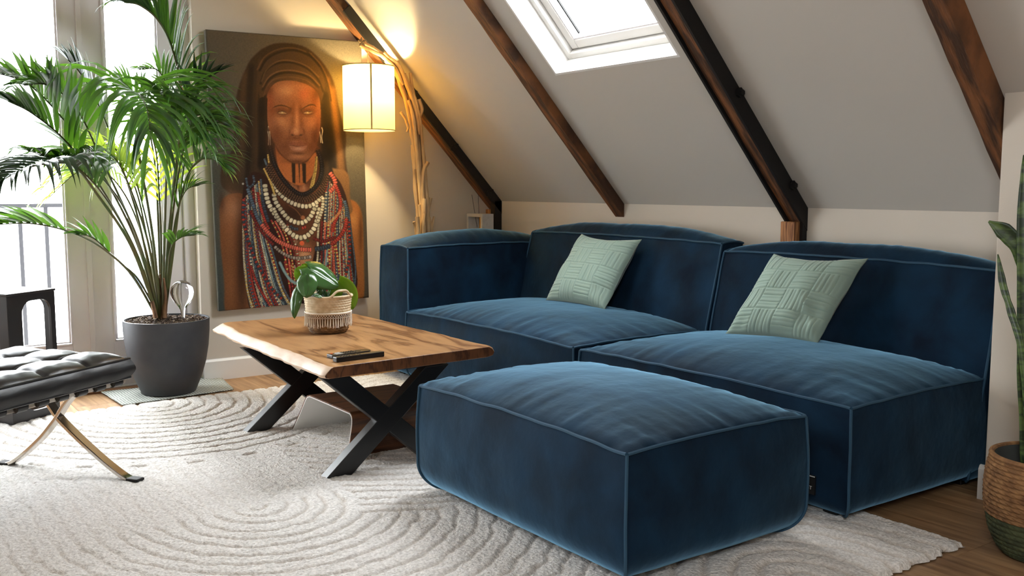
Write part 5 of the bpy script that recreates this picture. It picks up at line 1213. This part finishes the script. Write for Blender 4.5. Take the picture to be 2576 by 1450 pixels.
def round_leaf(name, base, tip, wd, nrm, m, cup=.15, bend=.2, stem_from=None):
    d = tip-base; Ln = d.length; d.normalize(); s_ = d.cross(nrm).normalized(); up = s_.cross(d); K, J = 16, 12; V = []
    for i in range(K+1):
        t = i/K; hw = wd*math.sin(math.pi*min(1, (t+.05)/1.05))**.55*(1-.25*t)
        for j in range(J+1):
            c = -1+2*j/J; back = -.16*Ln*(abs(c)**1.6)*(1-t)**2
            V.append(base + d*(Ln*t*(1-.0)+back) + s_*hw*c + up*(cup*wd*c*c - bend*Ln*t*t - .05*Ln*math.exp(-(c/.12)**2) + .006*nz(t*4+wd*50, c*3)) )
    V = np.array([tuple(v) for v in V])
    o = grid_object(name, V-np.array(bk.location), K, J, m, bk)
    md = o.modifiers.new('t', 'SOLIDIFY'); md.thickness = .0012
    root_ = stem_from or BC+Vector((0, 0, .17))
    mid = (root_+base)/2+Vector((0, 0, .03)); P = crom([root_, mid, base], 8)
    MB().tube(P, .0026, 6).build('stem', M['palm'], o, smooth=True)
    return o
def q_(x, y, dx=0): return onx(x, y, BC.x+dx)
CN = (CAMP-BC).normalized()
C_n = Vector((.8, -.5, .3))
round_leaf('leaf', q_(772, 662, .02), q_(856, 706, .10), .088, Vector((.55, -.30, .78)), M['pep'], -.22, .10)
round_leaf('leaf', q_(770, 682, .05), q_(766, 738, .11), .060, Vector((.75, -.50, .35)), M['pep'], -.3, .08)
round_leaf('leaf', q_(768, 690, -.03), q_(738, 668, -.05), .050, Vector((.75, -.5, .3)), M['pepl'], .1, .05)
round_leaf('leaf', q_(784, 690, -.05), q_(756, 656, -.06), .045, Vector((.8, -.4, .2)), M['pepl'], .1, .05)
round_leaf('leaf', q_(750, 708, .03), q_(714, 772, .08), .042, Vector((.45, -.85, .45)), M['pep'], -.4, .45)
round_leaf('leaf', q_(850, 704, -.05), q_(892, 776, -.03), .080, Vector((.8, -.55, .25)), M['pepl'], .08, .06)
round_leaf('leaf', q_(826, 722, -.08), q_(862, 704, -.12), .046, Vector((.75, -.4, .4)), M['pepl'], .1, .1)
round_leaf('leaf', q_(802, 700, .05), q_(806, 740, .07), .022, Vector((.8, -.4, .2)), M['pep'], .1, .1)
round_leaf('leaf', q_(788, 738, .09), q_(815, 744, .10), .014, Vector((.5, -.2, .8)), M['pep'], .1, .1)
bk.scale = (.95, .95, .95)
# ------------------------------------------------------------------ marble diffuser on its stand behind the armrest
mp_ = ony(1174, 538, 3.72); mq = ony(1213, 538, 3.72); X0, X1, ZT = mp_.x, mq.x, mp_.z+.002
M['marble'] = mat('white_marble', (206, 202, 198), .35, rgb2=(160, 156, 154), nscale=7, ndetail=10, contrast=(.5, .72))
M['brass'] = mat('brass', (198, 150, 70), .25, metal=1)
dfz = thing('reed_diffuser', ((X0+X1)/2, 3.77, ZT-.17), 'open white marble block with a brass tube and two thin black reeds, behind the armrest', 'diffuser')
b0 = MB(); tk = .022
b0.box((X0, 3.72, ZT-.17), (X1, 3.815, ZT-.17+tk)).box((X0, 3.72, ZT-tk), (X1, 3.815, ZT)).box((X0, 3.72, ZT-.17+tk), (X0+tk, 3.815, ZT-tk)).box((X1-tk, 3.72, ZT-.17+tk), (X1, 3.815, ZT-tk)).build('marble_block', M['marble'], dfz, bevel=.0015)
tx = X0+.12
MB().tube([(tx, 3.77, ZT-.17+tk), (tx, 3.77, ZT-.002)], .02, 20).build('brass_tube', M['brass'], dfz, smooth=True)
for a, b in (((1200, 536), (1187, 490)), ((1206, 536), (1203, 492))):
    p, q = ony(*a, 3.77), ony(*b, 3.78); MB().tube([p-Vector((0, 0, .1)), q], .0016, 5).build('reed', M['foot'], dfz)
pdz = thing('pedestal', ((X0+X1)/2, 3.77, 0), 'plain dark wooden pedestal under the marble diffuser, hidden behind the sofa armrest', 'pedestal')
MB().box((X0-.02, 3.70, 0), (X1+.01, 3.84, ZT-.195)).build('pedestal_body', M['walnut'], pdz, bevel=.003); MB().box((X0-.03, 3.69, ZT-.195), (X1+.015, 3.85, ZT-.172)).build('pedestal_top', M['walnut'], pdz, bevel=.003)
# ------------------------------------------------------------------ snake plant at the right edge
SC_ = Vector((-1.475, 3.175, 0)); sp_ = thing('snake_plant', SC_, 'tall snake plant in a rope basket, tan above and green below, at the right edge', 'plant')
M['ropet'] = mat('jute_rope', (152, 112, 72), .9, rgb2=(112, 78, 48), nscale=26, bump=.6, bscale=150, bdist=.003); M['ropeg'] = mat('green_dyed_rope', (76, 82, 52), .9, rgb2=(52, 58, 38), nscale=26, bump=.6, bscale=150, bdist=.003)
rope_pot('green_base', [(.04, .004), (.118, .006), (.14, .03), (.163, .08), (.174, .135)], 12, M['ropeg'], sp_, SC_, .006, 52, 240, 6, .0022)
rope_pot('rope_body', [(.174, .135), (.179, .18), (.180, .23), (.176, .28), (.166, .325)], 13, M['ropet'], sp_, SC_, .0075, 40, 260, 7, .0032)
MB().tube([SC_+Vector((.168*math.cos(2*math.pi*k/60), .168*math.sin(2*math.pi*k/60), .33)) for k in range(61)], .009, 8, caps=False).build('rope_rim', M['ropet'], sp_, smooth=True)
MB().lathe([(.158, .33), (.158, .26), (.001, .255)], 40, SC_).build('inner_pot', mat('plastic_pot', (70, 72, 70), .6), sp_, smooth=True)
m, nt, b = nmat('mottled_snake_leaf'); L = nt.links; tc = nt.nodes.new('ShaderNodeTexCoord'); mp = nt.nodes.new('ShaderNodeMapping'); mp.inputs['Scale'].default_value = (3, 3, 9); n_ = nt.nodes.new('ShaderNodeTexNoise'); n_.inputs['Scale'].default_value = 4; n_.inputs['Detail'].default_value = 6; n_.inputs['Distortion'].default_value = 1
L.new(tc.outputs['Object'], mp.inputs[0]); L.new(mp.outputs[0], n_.inputs['Vector']); r = nt.nodes.new('ShaderNodeValToRGB'); r.color_ramp.elements[0].position = .42; r.color_ramp.elements[0].color = lin((28, 48, 24)); r.color_ramp.elements[1].position = .6; r.color_ramp.elements[1].color = lin((84, 108, 52)); L.new(n_.outputs[0], r.inputs[0]); L.new(r.outputs[0], b.inputs['Base Color']); b.inputs['Roughness'].default_value = .4; M['snake'] = m
def blade(px, wd, Y, seed):
    P = crom([ony(x, y, Y+dy) for x, y, dy in px], 8); n = len(P); mb = MB(); K = 6
    for i, p in enumerate(P):
        t = (P[min(i+1, n-1)]-P[max(i-1, 0)]).normalized(); s_ = t.cross(Vector((.5, -1, 0)).normalized()).normalized(); nn = s_.cross(t)
        f = i/(n-1); w_ = wd*min(1, (1-f)*5+.05)**.8*(.75+.25*min(1, f*4)) + .003*nz(f*9, seed)
        for j in range(K+1):
            c = -1+2*j/K; mb.v.append(tuple(p+s_*w_*c+nn*(.25*w_*c*c)))
    for i in range(n-1):
        for j in range(K): a = i*(K+1)+j; mb.f.append((a, a+1, a+K+2, a+K+1))
    o = mb.build('leaf_blade', M['snake'], sp_, smooth=True); md = o.modifiers.new('t', 'SOLIDIFY'); md.thickness = .005; md.offset = 0
blade([(2584, 1190, 0), (2578, 900, 0), (2578, 650, 0), (2576, 390, 0)], .022, 3.15, 1)
blade([(2592, 1190, .02), (2604, 800, .05), (2576, 650, 0), (2535, 590, -.03), (2487, 557, -.06)], .026, 3.17, 2)
blade([(2592, 1190, -.04), (2572, 900, -.04), (2545, 790, -.04), (2524, 720, -.04), (2510, 640, -.04)], .010, 3.13, 3)
blade([(2606, 1190, .04), (2640, 800, .05), (2650, 500, .05), (2640, 300, .05)], .026, 3.2, 4)
blade([(2600, 1190, -.05), (2620, 950, -.06), (2640, 700, -.08), (2660, 520, -.1)], .024, 3.12, 5)
